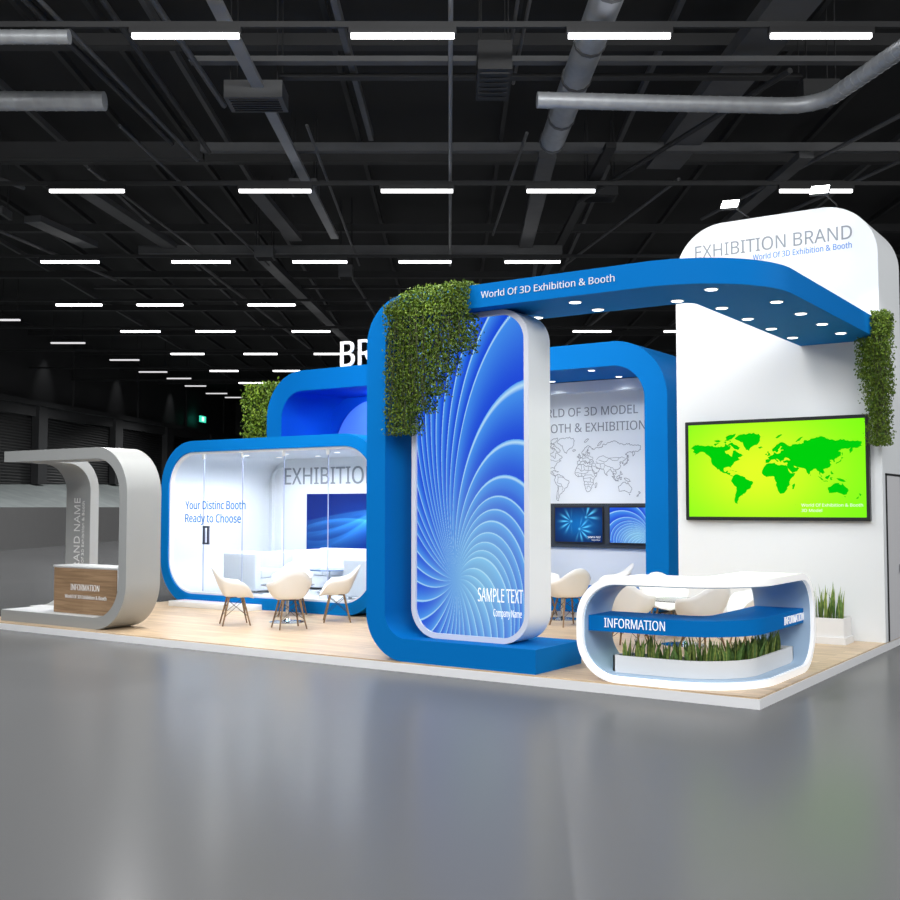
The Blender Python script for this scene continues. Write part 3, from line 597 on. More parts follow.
fit = map_fit(-6.69, -4.52, 1.80, 2.90)
mb = MB()
def ribbon(pts, w=.009, closed=False):
    n = len(pts)
    for i in range(n if closed else n-1):
        a = pts[i]; b = pts[(i+1) % n]; dx, dz = b[0]-a[0], b[1]-a[1]; L = math.hypot(dx, dz)
        if L < 1e-6 or a[0] < -6.42 or b[0] < -6.42: continue
        nx, nz = -dz/L*w/2, dx/L*w/2
        mb.add([(a[0]+nx, 7.614, a[1]+nz), (a[0]-nx, 7.614, a[1]-nz), (b[0]-nx, 7.614, b[1]-nz), (b[0]+nx, 7.614, b[1]+nz)], [(0, 1, 2, 3)])
for poly in WORLD: ribbon([fit(p) for p in jag(poly, amp=1.2)], closed=True)
for pl in BORDERS: ribbon([fit(p) for p in jag(pl, False, .9)], w=.007)
obj('map_lines', mb, M['ltxt'], mw, smooth=False)
# screens on the map wall
sp_ = empty('screen_panel', (-5, 7.58, 1.0), 'long dark slate panel fixed under the line map', 'screen panel')
obj('panel', MB().box(-6.4, -3.4, 7.57, 7.615, 1.01, 1.76), M['slate'], sp_, smooth=False)
def tvs(x0, x1, z0, z1, fn, lab):
    e = empty('monitor', ((x0+x1)/2, 7.55, z0), lab, 'monitor', 'monitors on the slate panel')
    obj('bezel', MB().box(x0-.02, x1+.02, 7.545, 7.569, z0-.02, z1+.02), M['black'], e, smooth=False)
    grid_panel('screen', fn, x0, x1, z0, z1, 7.542, 150, 100, M['scr'], e); return e
ea = tvs(-6.10, -5.20, 1.105, 1.69, lambda X, Z: bursts((X+6.10)/.90, (Z-1.105)/.585), 'left monitor under the line map, dark blue with cyan light bursts')
lettering('lettering', 'SAMPLE TEXT', (-5.47, 7.542, 1.175), (1, 0, 0), .24, .03, M['wtxt'], ea, .002)
lettering('lettering', 'Company Name', (-5.40, 7.542, 1.135), (1, 0, 0), .16, .018, M['wtxt'], ea, .002)
tvs(-5.06, -4.16, 1.105, 1.69, lambda X, Z: spiral(-(X+4.36)*1.5, (Z-1.20)*3.2), 'right monitor under the line map, blue spiral petals')
for k, (x, y) in enumerate([(-4.66, 6.12), (-4.66, 7.1), (-5.9, 7.1), (-5.9, 6.12)]): downlight(x, y, 3.83, 'small round downlight in the underside of the blue back frame', 'downlights in the back frame', .05)

# ---- glass meeting room
GX0, GX1, GZ1, GY0, GY1 = -11.33, -6.62, 2.79, 3.35, 5.78
gr = empty('glass_room', (-9, 4.6, PZ), 'white meeting room in a blue rounded frame closed by glass panels', 'meeting room')
go = rr(GX0, GX1, PZ, GZ1, .74, 18); gi = rr(GX0+.17, GX1-.17, PZ+.18, GZ1-.185, .57, 18); gj = rr(GX0+.20, GX1-.20, PZ+.21, GZ1-.215, .54, 18)
obj('blue_shell', MB().ring(go, gi, XZ(GY0), XZ(GY1)), M['blue'], gr)
obj('white_lining', MB().ring(gi, gj, XZ(GY0+.03), XZ(GY1)), M['white'], gr)
obj('rear_wall', MB().prism(gj, XZ(5.72), XZ(5.78)), M['white'], gr)
# arched relief on the rear wall at left
obj('wall_relief', MB().ring(rr(-11.0, -10.75, .4, 2.42, (0, 0, .0, .2), 12), rr(-10.98, -10.77, .42, 2.40, (0, 0, .0, .18), 12), XZ(5.66), XZ(5.72)), M['white'], gr)
lettering('lettering', 'EXHIBITION', (-10.72, 5.72, 2.11), (1, 0, 0), 2.13, .30, M['stxt'], gr, .012)
# glass panels
def clipx(poly, x0, x1):
    def cl(P, f, g):
        out = []
        for i in range(len(P)):
            a, b = P[i], P[(i+1) % len(P)]
            if f(a): out.append(a)
            if f(a) != f(b): out.append(g(a, b))
        return out
    def at(x): return lambda a, b: (x, a[1]+(b[1]-a[1])*(x-a[0])/(b[0]-a[0]))
    return cl(cl(poly, lambda p: p[0] >= x0, at(x0)), lambda p: p[0] <= x1, at(x1))
cuts = [GX0, -10.41, -9.525, -8.63, -7.73, GX1]
gk = rr(GX0+.215, GX1-.215, PZ+.22, GZ1-.225, .52, 18)
for i in range(5):
    q = clipx(gk, cuts[i]+.008, cuts[i+1]-.008)
    g_ = obj('glass_door' if i == 1 else 'glass_panel', MB().prism(q, XZ(3.445), XZ(3.455)), M['glass'], gr, smooth=False)
    if i == 1:
        hd = MB().box(-10.37, -10.33, 3.39, 3.42, 1.09, 1.39, .006).box(-10.27, -10.23, 3.39, 3.42, 1.09, 1.39, .006).box(-10.37, -10.23, 3.39, 3.42, 1.09, 1.12).box(-10.37, -10.23, 3.39, 3.42, 1.36, 1.39)
        h = obj('door_handle', hd, mat('grey_handle', (.12, .14, .2), .3, .6, bump=.02), g_); 
for x in cuts[1:5]:
    obj('patch_fitting', MB().box(x-.022, x+.022, 3.42, 3.47, GZ1-.30, GZ1-.225, .006), M['white'], gr)
    obj('joint_seal', MB().box(x-.0035, x+.0035, 3.442, 3.458, PZ+.23, GZ1-.30), mat('joint_seal_grey', (.40, .46, .66), .4, bump=.02), gr, smooth=False)
lettering('lettering', 'Your Distinc Booth', (-10.835, 3.44, 1.665), (1, 0, 0), 1.39, .13, M['btxt'], gr, .003, weight=.008)
lettering('lettering', 'Ready to Choose', (-10.835, 3.44, 1.45), (1, 0, 0), 1.29, .13, M['btxt'], gr, .003, weight=.008)
ws = empty('blue_wave_screen', (-8.9, 5.69, .93), 'large dark blue wave picture screen on the meeting room rear wall', 'screen')
obj('bezel', MB().box(-10.14, -7.62, 5.67, 5.70, .94, 1.935), M['black'], ws, smooth=False)
grid_panel('screen', lambda X, Z: waves((X+10.14)/1.9, (Z-.94)/.995), -10.14, -7.62, .94, 1.935, 5.665, 240, 100, M['scr'], ws)
for k, (x, y) in enumerate([(-10.2, 4.2), (-9.3, 4.2), (-8.2, 4.2), (-10.2, 5.0), (-9.3, 5.0), (-8.2, 5.0)]):
    downlight(x, y, GZ1-.216, 'small round downlight in the meeting room ceiling', 'downlights in the meeting room', .045)
# step before the glass door
st = obj('step', MB().box(-10.72, -8.98, 3.00, 3.349, PZ, .185, .004), M['white']); tag(st, 'low white step in front of the glass door', 'step')

# ---- sofas and coffee table in the room (floor of the room)
RF = PZ+.21
def sofa(name, x, y, w, rz, lab, d=.72, h=.62, grp=None):
    e = empty(name, (x, y, RF), lab, 'sofa' if w > 1 else 'armchair', grp, 0)
    T = Matrix.Translation((x, y, RF)) @ Matrix.Rotation(rz, 4, 'Z')
    a = .13
    obj('base', MB().box(-w/2+a, w/2-a, -d/2+.02, d/2-.1, .04, .24, .015, T), M['sofa'], e)
    ns = max(1, round((w-2*a)/.62)); ww = (w-2*a)/ns
    for k in range(ns): obj('seat_cushion', MB().box(-w/2+a+k*ww+.004, -w/2+a+(k+1)*ww-.004, -d/2, d/2-.16, .24, .38, .03, T), M['sofa'], e)
    obj('backrest', MB().box(-w/2+a+.002, w/2-a-.002, d/2-.17, d/2, .04, h, .025, T), M['sofa'], e)
    for s in (-1, 1): obj('armrest', MB().box(s*(w/2-a/2)-a/2, s*(w/2-a/2)+a/2, -d/2, d/2, .04, h-.02, .025, T), M['sofa'], e)
    ft = MB()
    for sx in (-1, 1):
        for sy in (-1, 1): ft.box(sx*(w/2-.08)-.02, sx*(w/2-.08)+.02, sy*(d/2-.08)-.02, sy*(d/2-.08)+.02, 0, .045, 0, T)
    obj('feet', ft, M['chrome'], e)
    return e
sofa('armchair', -9.80, 4.02, .72, PI/2, 'boxy white armchair seen from its side behind the glass, nearest on the left', h=.66, d=.74)
sofa('armchair', -10.28, 5.12, .86, 0, 'boxy white armchair facing out, behind the left one', h=.62)
sofa('sofa', -8.75, 5.16, 1.9, 0, 'white two-seat sofa under the blue wave screen', h=.68)
sofa('armchair', -7.28, 4.08, .80, -PI/2, 'boxy white armchair at the right end of the glass room', h=.62, d=.70)
ct = empty('coffee_table', (-8.55, 4.45, RF), 'low glass coffee table between the white sofas', 'table')
obj('glass_top', MB().lathe([(.001, .37), (.36, .37), (.36, .385), (.001, .385)], (-8.55, 4.45, RF), 32), mat('coffee_table_glass', (.02, .12, .3), .1, bump=.01), ct)
obj('stem', MB().tube([(-8.55, 4.45, RF+.02), (-8.55, 4.45, RF+.37)], .02, 12), M['chrome'], ct)
obj('base', MB().lathe([(.001, 0), (.2, 0), (.2, .012), (.02, .025), (.001, .025)], (-8.55, 4.45, RF), 28), M['chrome'], ct)

# ---- left reception pavilion (grey ribbons)
rc = empty('reception_canopy', (-9.7, .5, PZ), 'grey ribbon canopy of two curved bands framing the oak desk', 'canopy')
TH = .145; zt = 2.49; xr = -8.28; xl = -10.95; yr0, yr1 = .15, .71
Ro = .62; 
oo = [(xl, PZ)]+arcp(xr-Ro, PZ+Ro, Ro, 270, 360)+arcp(xr-Ro, zt-Ro, Ro, 0, 90)+[(xl, zt)]
ii = [(xl, PZ+TH)]+arcp(xr-Ro, PZ+Ro, Ro-.15, 270, 360)+arcp(xr-Ro, zt-Ro, Ro-.15, 0, 90)+[(xl, zt-TH)]
ii[0] = (xl, PZ+.15); ii[-1] = (xl, zt-.15)
def fix(P, z0, z1, th):
    return P
obj('front_band', MB().ring(oo, ii, XZ(yr0), XZ(yr1), closed=False), M['grey'], rc)
Rr = .55; yb = 1.46
o2 = [(yr1-.001, PZ)]+arcp(yb-Rr, PZ+Rr, Rr, 270, 360)+arcp(yb-Rr, zt-Rr, Rr, 0, 90)+[(yr1-.001, zt)]
i2 = [(yr1-.001, PZ+.15)]+arcp(yb-Rr, PZ+Rr, Rr-.15, 270, 360)+arcp(yb-Rr, zt-Rr, Rr-.15, 0, 90)+[(yr1-.001, zt-.15)]
obj('rear_band', MB().ring(o2, i2, lambda p: (xl-.15, p[0], p[1]), lambda p: (-10.53, p[0], p[1]), closed=False), M['grey'], rc)
obj('floor_inlay', MB().box(xl+.01, -8.95, yr0+.01, yr1-.01, PZ+.15, PZ+.156).box(xl-.14, -10.54, yr1, yb-.55, PZ+.15, PZ+.156), M['white'], rc, smooth=False)
yt = yb-.15-.004
lettering('lettering', 'BRAND NAME', (-10.78, yt, .45), (0, 0, 1), 1.24, .135, M['wtxt2'], rc, .004, up=(-1, 0, 0), fn=lambda a, b, d: (-10.76-b, yt-d, .668+a*.94))
lettering('lettering', 'World Of 3D Exhibition & Booth', (-10.66, yt, .4), (0, 0, 1), 1.24, .05, M['wtxt2'], rc, .004, fn=lambda a, b, d: (-10.66-b, yt-d, .62+a*.94))
# desk
dk = empty('reception_desk', (-9.3, .5, PZ+.15), 'oak fronted reception desk with white top inside the grey canopy', 'reception desk')
obj('carcass', MB().box(-9.95, -8.62, .29, .66, PZ+.157, .885, .004), M['white'], dk)
obj('front_panel', MB().box(-9.935, -8.62, .28, .29, PZ+.165, .872), M['counter_wood'], dk, smooth=False)
obj('worktop', MB().box(-9.955, -8.62, .275, .70, .885, .905, .004), M['white'], dk)
lettering('lettering', 'INFORMATION', (-9.57, .28, .578), (1, 0, 0), .60, .082, M['wtxt2'], dk, .004)
lettering('lettering', 'World Of 3D Exhibition & Booth', (-9.69, .28, .468), (1, 0, 0), .87, .048, M['wtxt2'], dk, .004)

# ---- info counter at right: rounded loop following a curved plan
PA = (-1.735, .02); SX = .875; RC = .755; SY = 1.24
S1, S2 = SX, SX+RC*PI/2; S3 = S2+SY
def path(s, n):
    if s <= S1: return (PA[0]+s, PA[1]+n)
    if s <= S2:
        a = (s-S1)/RC; c = (PA[0]+SX, PA[1]+RC); return (c[0]+(RC-n)*math.sin(a), c[1]-(RC-n)*math.cos(a))
    return (PA[0]+SX+RC-n, PA[1]+RC+(s-S2))
def PF(n): return lambda p: (*path(p[0], n), p[1])
ic_ = empty('info_counter', (-1., .5, PZ), 'glowing white rounded counter curving round the front corner of the platform', 'counter')
LZ = 1.055
po = rr(0, S3, PZ, LZ, .40, 14, 40); pi_ = rr(.062, S3-.05, PZ+.062, LZ-.062, .34, 14, 40)
pm = rr(.03, S3-.03, PZ+.03, LZ-.03, .37, 14, 40)
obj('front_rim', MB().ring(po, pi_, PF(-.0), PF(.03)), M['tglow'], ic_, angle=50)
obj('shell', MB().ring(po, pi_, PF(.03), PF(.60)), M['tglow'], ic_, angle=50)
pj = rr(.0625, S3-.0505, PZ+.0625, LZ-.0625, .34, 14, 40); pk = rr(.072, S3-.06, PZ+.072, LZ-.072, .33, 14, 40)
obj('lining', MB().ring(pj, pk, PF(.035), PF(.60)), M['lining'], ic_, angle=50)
def strip(s0, s1, n0, n1, z0, z1, k=40):
    ss = [s0+(s1-s0)*i/k for i in range(k+1)]
    a = [path(s, n0) for s in ss]; b = [path(s, n1) for s in ss]
    return MB().ring(a, b, lambda p: (*p, z0), lambda p: (*p, z1), closed=False)
shf = obj('shelf', strip(.075, S3-.065, .10, .58, .548, .69), M['blue'], ic_)
ymid = path(.3, .10)[1]
lettering('lettering', 'INFORMATION', (-1.495, ymid, .588), (1, 0, 0), .60, .085, M['wtxt'], ic_, .004)
xx = path(S3-.1, .10)[0]
lettering('lettering', 'INFORMATION', (xx, 1.33, .575), (0, 1, 0), .62, .075, M['wtxt'], ic_, .004)
pl = empty('counter_planter', (-1., .4, PZ+.08), 'long white planter trough curving inside the glowing counter', 'planter')
def trough(s0, s1, n0, n1, z0, z1, k=40, t=.02):
    mb = strip(s0, s1, n0, n0+t, z0, z1, k); b2 = strip(s0, s1, n1-t, n1, z0, z1, k); mb.add(b2.v, b2.f)
    for s in (s0, s1-t): b3 = strip(s, s+t, n0, n1, z0, z1, 1); mb.add(b3.v, b3.f)
    return mb
obj('trough', trough(.30, S3-.25, .15, .42, PZ+.074, .33), M['pot'], pl)
obj('soil', strip(.32, S3-.27, .17, .40, PZ+.08, .30), M['soil'], pl)

# snake plants
def snake_clump(h, n, seed, spread=.045):
    R = random.Random(seed); mb = MB(); cols = []
    for k in range(n):
        a = R.uniform(0, 2*PI); d = R.uniform(0, spread); x = d*math.cos(a); y = d*math.sin(a); H = h*R.uniform(.55, 1); w = R.uniform(.010, .017)
        lx = R.uniform(-.05, .05)+x*.6; ly = R.uniform(-.05, .05)+y*.6; fa = R.uniform(0, PI); base = len(mb.v); S = 9
        for i in range(S+1):
            t = i/S; ww = w*(1-t**3)*(.8+.5*math.sin(PI*min(1, t*1.2))); cx = x+lx*t*t; cy = y+ly*t*t; z = H*t; tw_ = fa+.4*t
            dx, dy = math.cos(tw_)*ww, math.sin(tw_)*ww; nx, ny = -math.sin(tw_)*ww*.35, math.cos(tw_)*ww*.35
            for (px, py, e_) in ((cx-dx, cy-dy, 1), (cx+nx, cy+ny, 0), (cx+dx, cy+dy, 1)):
                mb.v.append((px, py, z))
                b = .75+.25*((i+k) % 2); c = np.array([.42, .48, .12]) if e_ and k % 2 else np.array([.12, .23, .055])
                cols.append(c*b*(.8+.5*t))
        for i in range(S):
            o_ = base+3*i
            mb.f += [(o_, o_+1, o_+4, o_+3), (o_+1, o_+2, o_+5, o_+4)]
    mb.c = cols; return mb
def plant_at(proto, x, y, z, rz, s, lab, grp):
    c = proto.copy(); COL.objects.link(c); c.location = (x, y, z); c.rotation_euler = (0, 0, rz); c.scale = (s, s, s); tag(c, lab, 'plant', grp); return c
protos = []
for k in range(5):
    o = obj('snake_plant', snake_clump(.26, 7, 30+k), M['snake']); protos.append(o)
cnt = 0
R0 = random.Random(4)
ns = 40
for i in range(ns):
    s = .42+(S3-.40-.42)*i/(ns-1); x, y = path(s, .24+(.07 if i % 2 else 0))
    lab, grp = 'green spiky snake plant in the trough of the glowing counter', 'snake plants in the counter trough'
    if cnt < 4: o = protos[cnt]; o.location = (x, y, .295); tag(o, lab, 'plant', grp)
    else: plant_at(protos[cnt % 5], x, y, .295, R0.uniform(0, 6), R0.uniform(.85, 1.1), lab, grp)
    cnt += 1
# rear planter against the tower wall
rp = empty('corner_planter', (-.65, 4.2, PZ), 'short white planter box standing under the green screen', 'planter')
obj('box', MB().ring(rr(-1.02, -.35, 4.02, 4.36, .015, 3), rr(-1.0, -.37, 4.04, 4.34, .01, 3), lambda p: (*p, PZ), lambda p: (*p, .40)), M['pot'], rp)
obj('base_moulding', MB().ring(rr(-1.04, -.33, 4.0, 4.38, .015, 3), rr(-1.02, -.35, 4.02, 4.36, .015, 3), lambda p: (*p, PZ), lambda p: (*p, .18)), M['pot'], rp)
obj('soil', MB().box(-.995, -.375, 4.045, 4.335, PZ+.01, .37), M['soil'], rp)
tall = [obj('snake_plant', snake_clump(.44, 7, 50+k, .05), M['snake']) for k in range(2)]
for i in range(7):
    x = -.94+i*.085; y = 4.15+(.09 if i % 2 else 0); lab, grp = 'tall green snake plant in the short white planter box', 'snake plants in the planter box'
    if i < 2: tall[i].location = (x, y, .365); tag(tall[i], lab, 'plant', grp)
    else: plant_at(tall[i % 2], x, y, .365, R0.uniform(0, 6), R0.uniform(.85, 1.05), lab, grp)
protos[4].location = (*path(.62, .35), .295); tag(protos[4], 'green spiky snake plant in the trough of the glowing counter', 'plant', 'snake plants in the counter trough')

# ---- hanging foliage
def foliage(n, sampler, size=.042, seed=1, bright=1.):
    g = np.random.default_rng(seed); mb = MB(); cols = []
    for k in range(n):
        c = Vector(sampler(g)); a = Euler(g.uniform(0, 6.28, 3)).to_matrix(); s = size*g.uniform(.6, 1.25)
        L = a @ Vector((s, 0, 0)); W = a @ Vector((0, s*.36, 0)); Nn = a @ Vector((0, 0, s*.10))
        b = len(mb.v); mb.v += [tuple(c-L*.5), tuple(c+W*.9-Nn), tuple(c+L*.55), tuple(c-W*.9-Nn), tuple(c+Nn)]
        mb.f += [(b, b+1, b+4), (b+1, b+2, b+4), (b+2, b+3, b+4), (b+3, b, b+4)]
        t = g.uniform(0, 1); col = np.array([.09, .20, .015])*(1-t)+np.array([.28, .42, .035])*t
        cols += [col*bright*g.uniform(.6, 1.2)]*5
    mb.c = cols; return mb
# left: spills over the arch corner, stepped lower edge
def steps(x):       # depth of the lower edge for x
    for xe, z in ((-3.60, 2.45), (-3.42, 2.68), (-3.27, 2.86), (-3.13, 3.06), (-2.86, 3.28)):
        if x < xe: return z
    return 3.3
def sL(g):
    while True:
        x = g.uniform(-3.93, -2.90); z = g.uniform(2.45, 3.985); y = g.uniform(-.11, .22)
        if z < steps(x)+g.normal(0, .02): continue
        if z > 3.80+.5*(x+3.93): continue
        if z > 3.66 and y > -.0 and z < 3.94: y = g.uniform(-.11, .0)
        return (x+g.normal(0, .012), y, z)
tr = empty('hanging_foliage', (-3.5, .0, 3.93), 'dense leafy plant spilling over the left corner of the big blue arch', 'hanging plant')
obj('leaves', foliage(15000, sL, size=.033, seed=2, bright=.55), M['leaf'], tr, smooth=False)
stems = MB(); R1 = random.Random(2)
for k in range(40):
    x = R1.uniform(-3.95, -2.95); z0 = 3.9; z1 = steps(x)+.06; pts = [(x+R1.uniform(-.02, .02), R1.uniform(-.09, -.03), z0+(z1-z0)*i/5) for i in range(6)]; stems.tube(pts, .004, 5)
obj('stems', stems, mat('stem_brown', (.05, .06, .02), .7, bump=.1), tr)
def sR(g):
    while True:
        x = g.uniform(-.18, .26); z = g.uniform(2.42, 3.98); y = g.uniform(4.0, 4.42)
        lo = -.17 if z > 3.2 else (-.09 if z > 2.9 else -.05)
        if x < lo+.03*g.normal(): continue
        if x > .18 - .03*(z < 3.0)+.02*g.normal(): continue
        if z > 3.68 and x < .01: x = g.uniform(.01, .19)
        return (x, y, z)
tr = empty('hanging_foliage', (.1, 4.1, 3.93), 'dense leafy plant hanging at the right end of the blue beam beside the screen', 'hanging plant')
obj('leaves', foliage(9000, sR, size=.034, seed=3, bright=.55), M['leaf'], tr, smooth=False)
stems = MB()
for k in range(26):
    x = R1.uniform(.03, .15); y = R1.uniform(4.05, 4.35); stems.tube([(x+R1.uniform(-.02, .02), y, 3.9-(1.4)*i/5) for i in range(6)], .004, 5)
obj('stems', stems, bpy.data.materials['stem_brown'], tr)
def sE(g): return (g.uniform(-12.48, -11.29), g.uniform(6.3, 6.9), g.uniform(2.0, 4.13+.02*g.normal()))
tr = empty('hanging_foliage', (-11.9, 6.6, 4.1), 'bright green leafy hedge at the left end of the rear blue frame', 'hanging plant')
obj('leaves', foliage(9000, sE, size=.075, seed=4, bright=.8), M['leaf'], tr, smooth=False)
obj('trellis', MB().box(-12.35, -11.272, 6.5, 6.7, PZ, 4.05), mat('dark_green_trellis', (.02, .04, .01), .8, bump=.2), tr, smooth=False)

# ---- chairs and tables
def chair_proto():
    e = empty('dining_chair', (0, 0, 0))
    # shell: local +x is forward
    T = 48; Rn = 12; mb = MB()
    for j in range(Rn+1):
        t = j/Rn
        for i in range(T):
            th = 2*PI*i/T; c, s = math.cos(th), math.sin(th)
            front = max(0, c); back = max(0, -c)
            rx = .255 if c > 0 else .25; ry = .262
            k = (abs(c)**2.6+abs(s)**2.6)**(-1/2.6)
            X = rx*c*k; Y = ry*s*k
            side = s*s
            ad = abs(math.degrees(math.atan2(s, c)))       # 0 front .. 180 back
            h = np.interp(ad, [0, 28, 42, 56, 75, 112, 130, 148, 163, 180], [.385, .392, .44, .53, .590, .610, .645, .725, .772, .785])
            zb = .375+.012*(c < 0)
            f = t**.62 if t < 1 else 1
            wgt = max(0, (t-.42)/.58); z = zb+.012*(1-t)+(h-zb)*(wgt**1.55)
            if ad < 40: z -= .03*t*t*(1-ad/40)
            push = 1+.0*t
            lean = .07*max(0, -c)**1.5*max(0, (z-.42)/.33)
            inn = .93 if t < .75 else 1
            flare = .035*wgt*abs(s)**3
            mb.v.append((X*f*(1-.02)-lean, Y*f+math.copysign(flare, s)*(abs(s) > .01), z))
    for j in range(Rn):
        for i in range(T): mb.f.append((j*T+i, j*T+(i+1) % T, (j+1)*T+(i+1) % T, (j+1)*T+i))
    mb.f.append(tuple(range(T)))
    sh = obj('shell', mb, M['shell'], e, angle=80)
    md = sh.modifiers.new('thick', 'SOLIDIFY'); md.thickness = .012; md.offset = 0
    br = MB()
    for sx in (-1, 1):
        for sy in (-1, 1):
            obj('leg', MB().tube([(sx*.185, sy*.185, 0), (sx*.095, sy*.11, .375)], .0105, 8, r2=.0135), M['leg'], e)
    for (a, b) in ((( .16, .165, .12), (.105, -.12, .34)), ((.16, -.165, .12), (.105, .12, .34)), ((-.16, .165, .12), (-.105, -.12, .34)), ((-.16, -.165, .12), (-.105, .12, .34)),
                   ((.16, .165, .12), (-.105, .12, .34)), ((-.16, .165, .12), (.105, .12, .34)), ((.16, -.165, .12), (-.105, -.12, .34)), ((-.16, -.165, .12), (.105, -.12, .34))):
        br.tube([a, b], .0035, 6)
    br.tube([(-.1, -.11, .372), (.1, .11, .372)], .006, 6); br.tube([(-.1, .11, .372), (.1, -.11, .372)], .006, 6)
    obj('wire_brace', br, M['wire'], e)
    return e
ch0 = chair_proto(); first = True
CH = [(-7.79, 1.60, 52, 'off-white shell chair left of the front table, seen in profile facing right', 'a'),
      (-6.88, 1.69, 150, 'off-white shell chair with its back to the viewer at the front left table', 'a'),
      (-6.92, 2.71, 222, 'off-white shell chair right of the front left table, facing left', 'a'),
      (-7.95, 2.92, 305, 'bright white shell chair facing out behind the front left table', 'a'),
      (-3.98, 4.05, 148, 'off-white shell chair with its back turned, just right of the lightbox', 'b'),
      (-5.02, 5.10, 330, 'white shell chair half hidden behind the right edge of the lightbox', 'b'),
      (-3.95, 5.30, 215, 'pale shell chair facing left before the map wall, above the counter', 'b'),
      (-2.30, 2.38, 95, 'off-white shell chair with its back turned, left inside the counter opening', 'c'),
      (-2.36, 3.50, 310, 'bright white shell chair facing out, middle of the counter opening', 'c'),
      (-1.46, 2.45, 150, 'off-white shell chair with its back turned, right of centre in the counter opening', 'c'),
      (-1.22, 3.35, 225, 'off-white shell chair facing left, partly hidden at the right of the counter opening', 'c')]
GN = {'a': 'chairs round the front left table', 'b': 'chairs round the rear table by the lightbox', 'c': 'chairs round the table behind the counter'}
for x, y, a, lab, g in CH:
    c = ch0 if first else copy_tree(ch0); first = False
    c.location = (x, y, PZ); c.rotation_euler = (0, 0, math.radians(a)); tag(c, lab, 'chair', GN[g])
def table_proto():
    e = empty('round_table', (0, 0, 0))
    obj('glass_top', MB().lathe([(.001, .515), (.37, .515), (.375, .519), (.37, .523), (.001, .523)], n=40), M['tglass'], e)
    obj('stem', MB().tube([(0, 0, .02), (0, 0, .515)], .024, 14), M['chrome'], e)
    obj('base', MB().lathe([(.001, 0), (.25, 0), (.25, .008), (.06, .022), (.03, .05), (.001, .05)], n=36), M['chrome'], e)
    return e
t0 = table_proto()
for k, (x, y, lab) in enumerate([(-7.42, 2.24, 'round glass table on chrome pedestal between the four front left chairs'), (-4.45, 4.75, 'round glass table on chrome pedestal right of the lightbox'), (-1.90, 2.98, 'round glass table on chrome pedestal seen through the counter')]):
    c = t0 if k == 0 else copy_tree(t0); c.location = (x, y, PZ); tag(c, lab, 'table', 'round glass pedestal tables')

# ================================================================== LIGHT
def area(name, loc, size, e, target=None, col=(1, 1, 1), sy=None, spread=None):
    l = bpy.data.lights.new(name, 'AREA'); l.energy = e; l.color = col; l.size = size
    if sy: l.shape = 'RECTANGLE'; l.size_y = sy
    if spread: l.spread = math.radians(spread)
    o = bpy.data.objects.new(name, l); COL.objects.link(o); o.location = loc
    d = (Vector(target)-Vector(loc)) if target is not None else Vector((0, 0, -1))
    o.rotation_euler = d.to_track_quat('-Z', 'Y').to_euler(); return o
def spot(name, loc, target, e, ang=70, r=.06, blend=.7, col=(1, 1, 1)):
    l = bpy.data.lights.new(name, 'SPOT'); l.energy = e; l.color = col; l.spot_size = math.radians(ang); l.spot_blend = blend; l.shadow_soft_size = r
    o = bpy.data.objects.new(name, l); COL.objects.link(o); o.location = loc
    o.rotation_euler = (Vector(target)-Vector(loc)).to_track_quat('-Z', 'Y').to_euler(); return o
K = 1.0
# unseen fill lights added over, behind and beside the viewer for booth and floor
area('hall_fill', hall(-4, 9.5, 8.2), 14, 900*K, target=hall(-5, 12.5, 0), sy=1.2)
area('hall_fill', hall(0, 1, 8.2), 16, 1050*K, target=hall(-2, 9, 0), sy=2)
area('hall_fill', hall(0, -8, 8.0), 18, 1050*K, target=hall(-1, 8, 1), sy=2.5)
area('hall_fill', hall(17, 9, 8.2), 8, 800*K, target=(0, 4, 1.5), sy=1.5)  # added at the right to brighten the faces on that side
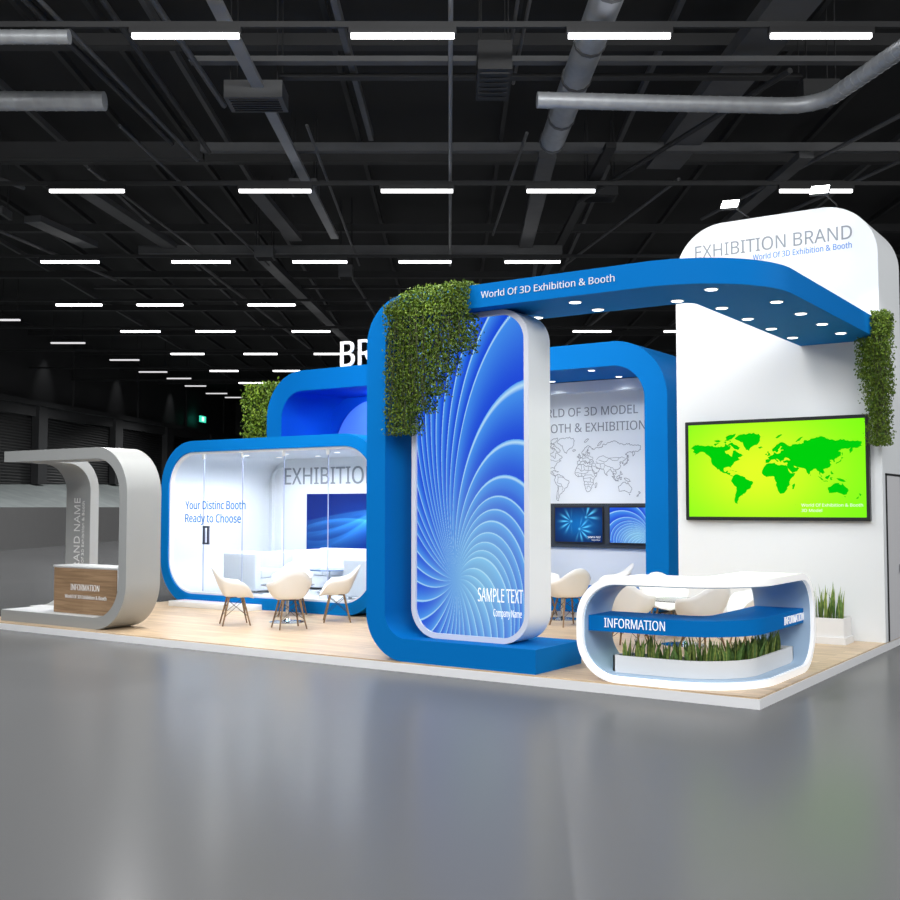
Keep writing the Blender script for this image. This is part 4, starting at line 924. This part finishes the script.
# arch beam downlights
for (x, y) in DL: spot('beam_downlight', (x, y, ZBm-.02), (x, y, 0), 4*K, 120, .05)
# tower floods
for x in (-1.62, -.52): spot('tower_flood', (x, 3.93, 5.40), (x+.1, 4.6, 4.7), 5*K, 130, .08)
spot('plant_spot', (-3.4, -1.3, 5.6), (-3.4, .1, 3.95), 420*K, 26, .05, .8)
spot('plant_spot', (.4, 3.0, 5.2), (.1, 4.2, 3.95), 130*K, 34, .05, .8)
spot('plant_spot', (-12.4, 4.6, 6.0), (-11.9, 6.4, 3.9), 260*K, 50, .05, .8)
# back frame downlights
for x, y in ((-4.66, 6.12), (-4.66, 7.1), (-5.9, 7.1), (-5.9, 6.12)): spot('frame_downlight', (x, y, 3.80), (x, y+.2, 0), 15*K, 130, .05, .8, (.85, .93, 1))
for x in (-10.2, -9.3, -8.2, -7.3):
    for y in (3.52, 4.3, 5.0): spot('room_downlight', (x, y, GZ1-.24), (x, y, 0), 36*K, 165, .06, .5, (.98, .965, 1))
spot('recess_light', (-9.2, 6.3, 3.75), (-9.6, 7.2, 2.9), 75*K, 140, .06, .6, (.7, .8, 1))
# unseen area light added above the deck to brighten it, no fixture
area('deck_fill', (-7.6, 1.8, 6.8), 2.5, 380*K, target=(-7.6, 1.8, 0), col=(1, .97, .93))
# lamps of the far rows, lighting the hall floor beyond the booth
for D_ in (24, 33, 43, 54, 66):
    for X in (-15, -7, 2, 11): spot('row_lamp', hall(X, D_, 8.15), hall(X, D_, 0), 1250*K, 155, .03, .6)
# shutter wall washers
for D_ in (44.5, 54.5, 64.5, 74.5):
    p = lw(D_, 1.2, 8.9); spot('wall_washer', p, lw(D_, 0, 6.0), 70*K, 60, .1, .9)

w = bpy.data.worlds.new('world'); SC.world = w; w.use_nodes = True
bg = w.node_tree.nodes['Background']; bg.inputs[0].default_value = (.92, .96, 1, 1); bg.inputs[1].default_value = .33
SC.view_settings.view_transform = 'Standard'; SC.view_settings.look = 'None'; SC.view_settings.exposure = 0; SC.view_settings.gamma = 1
SC.view_settings.use_curve_mapping = False
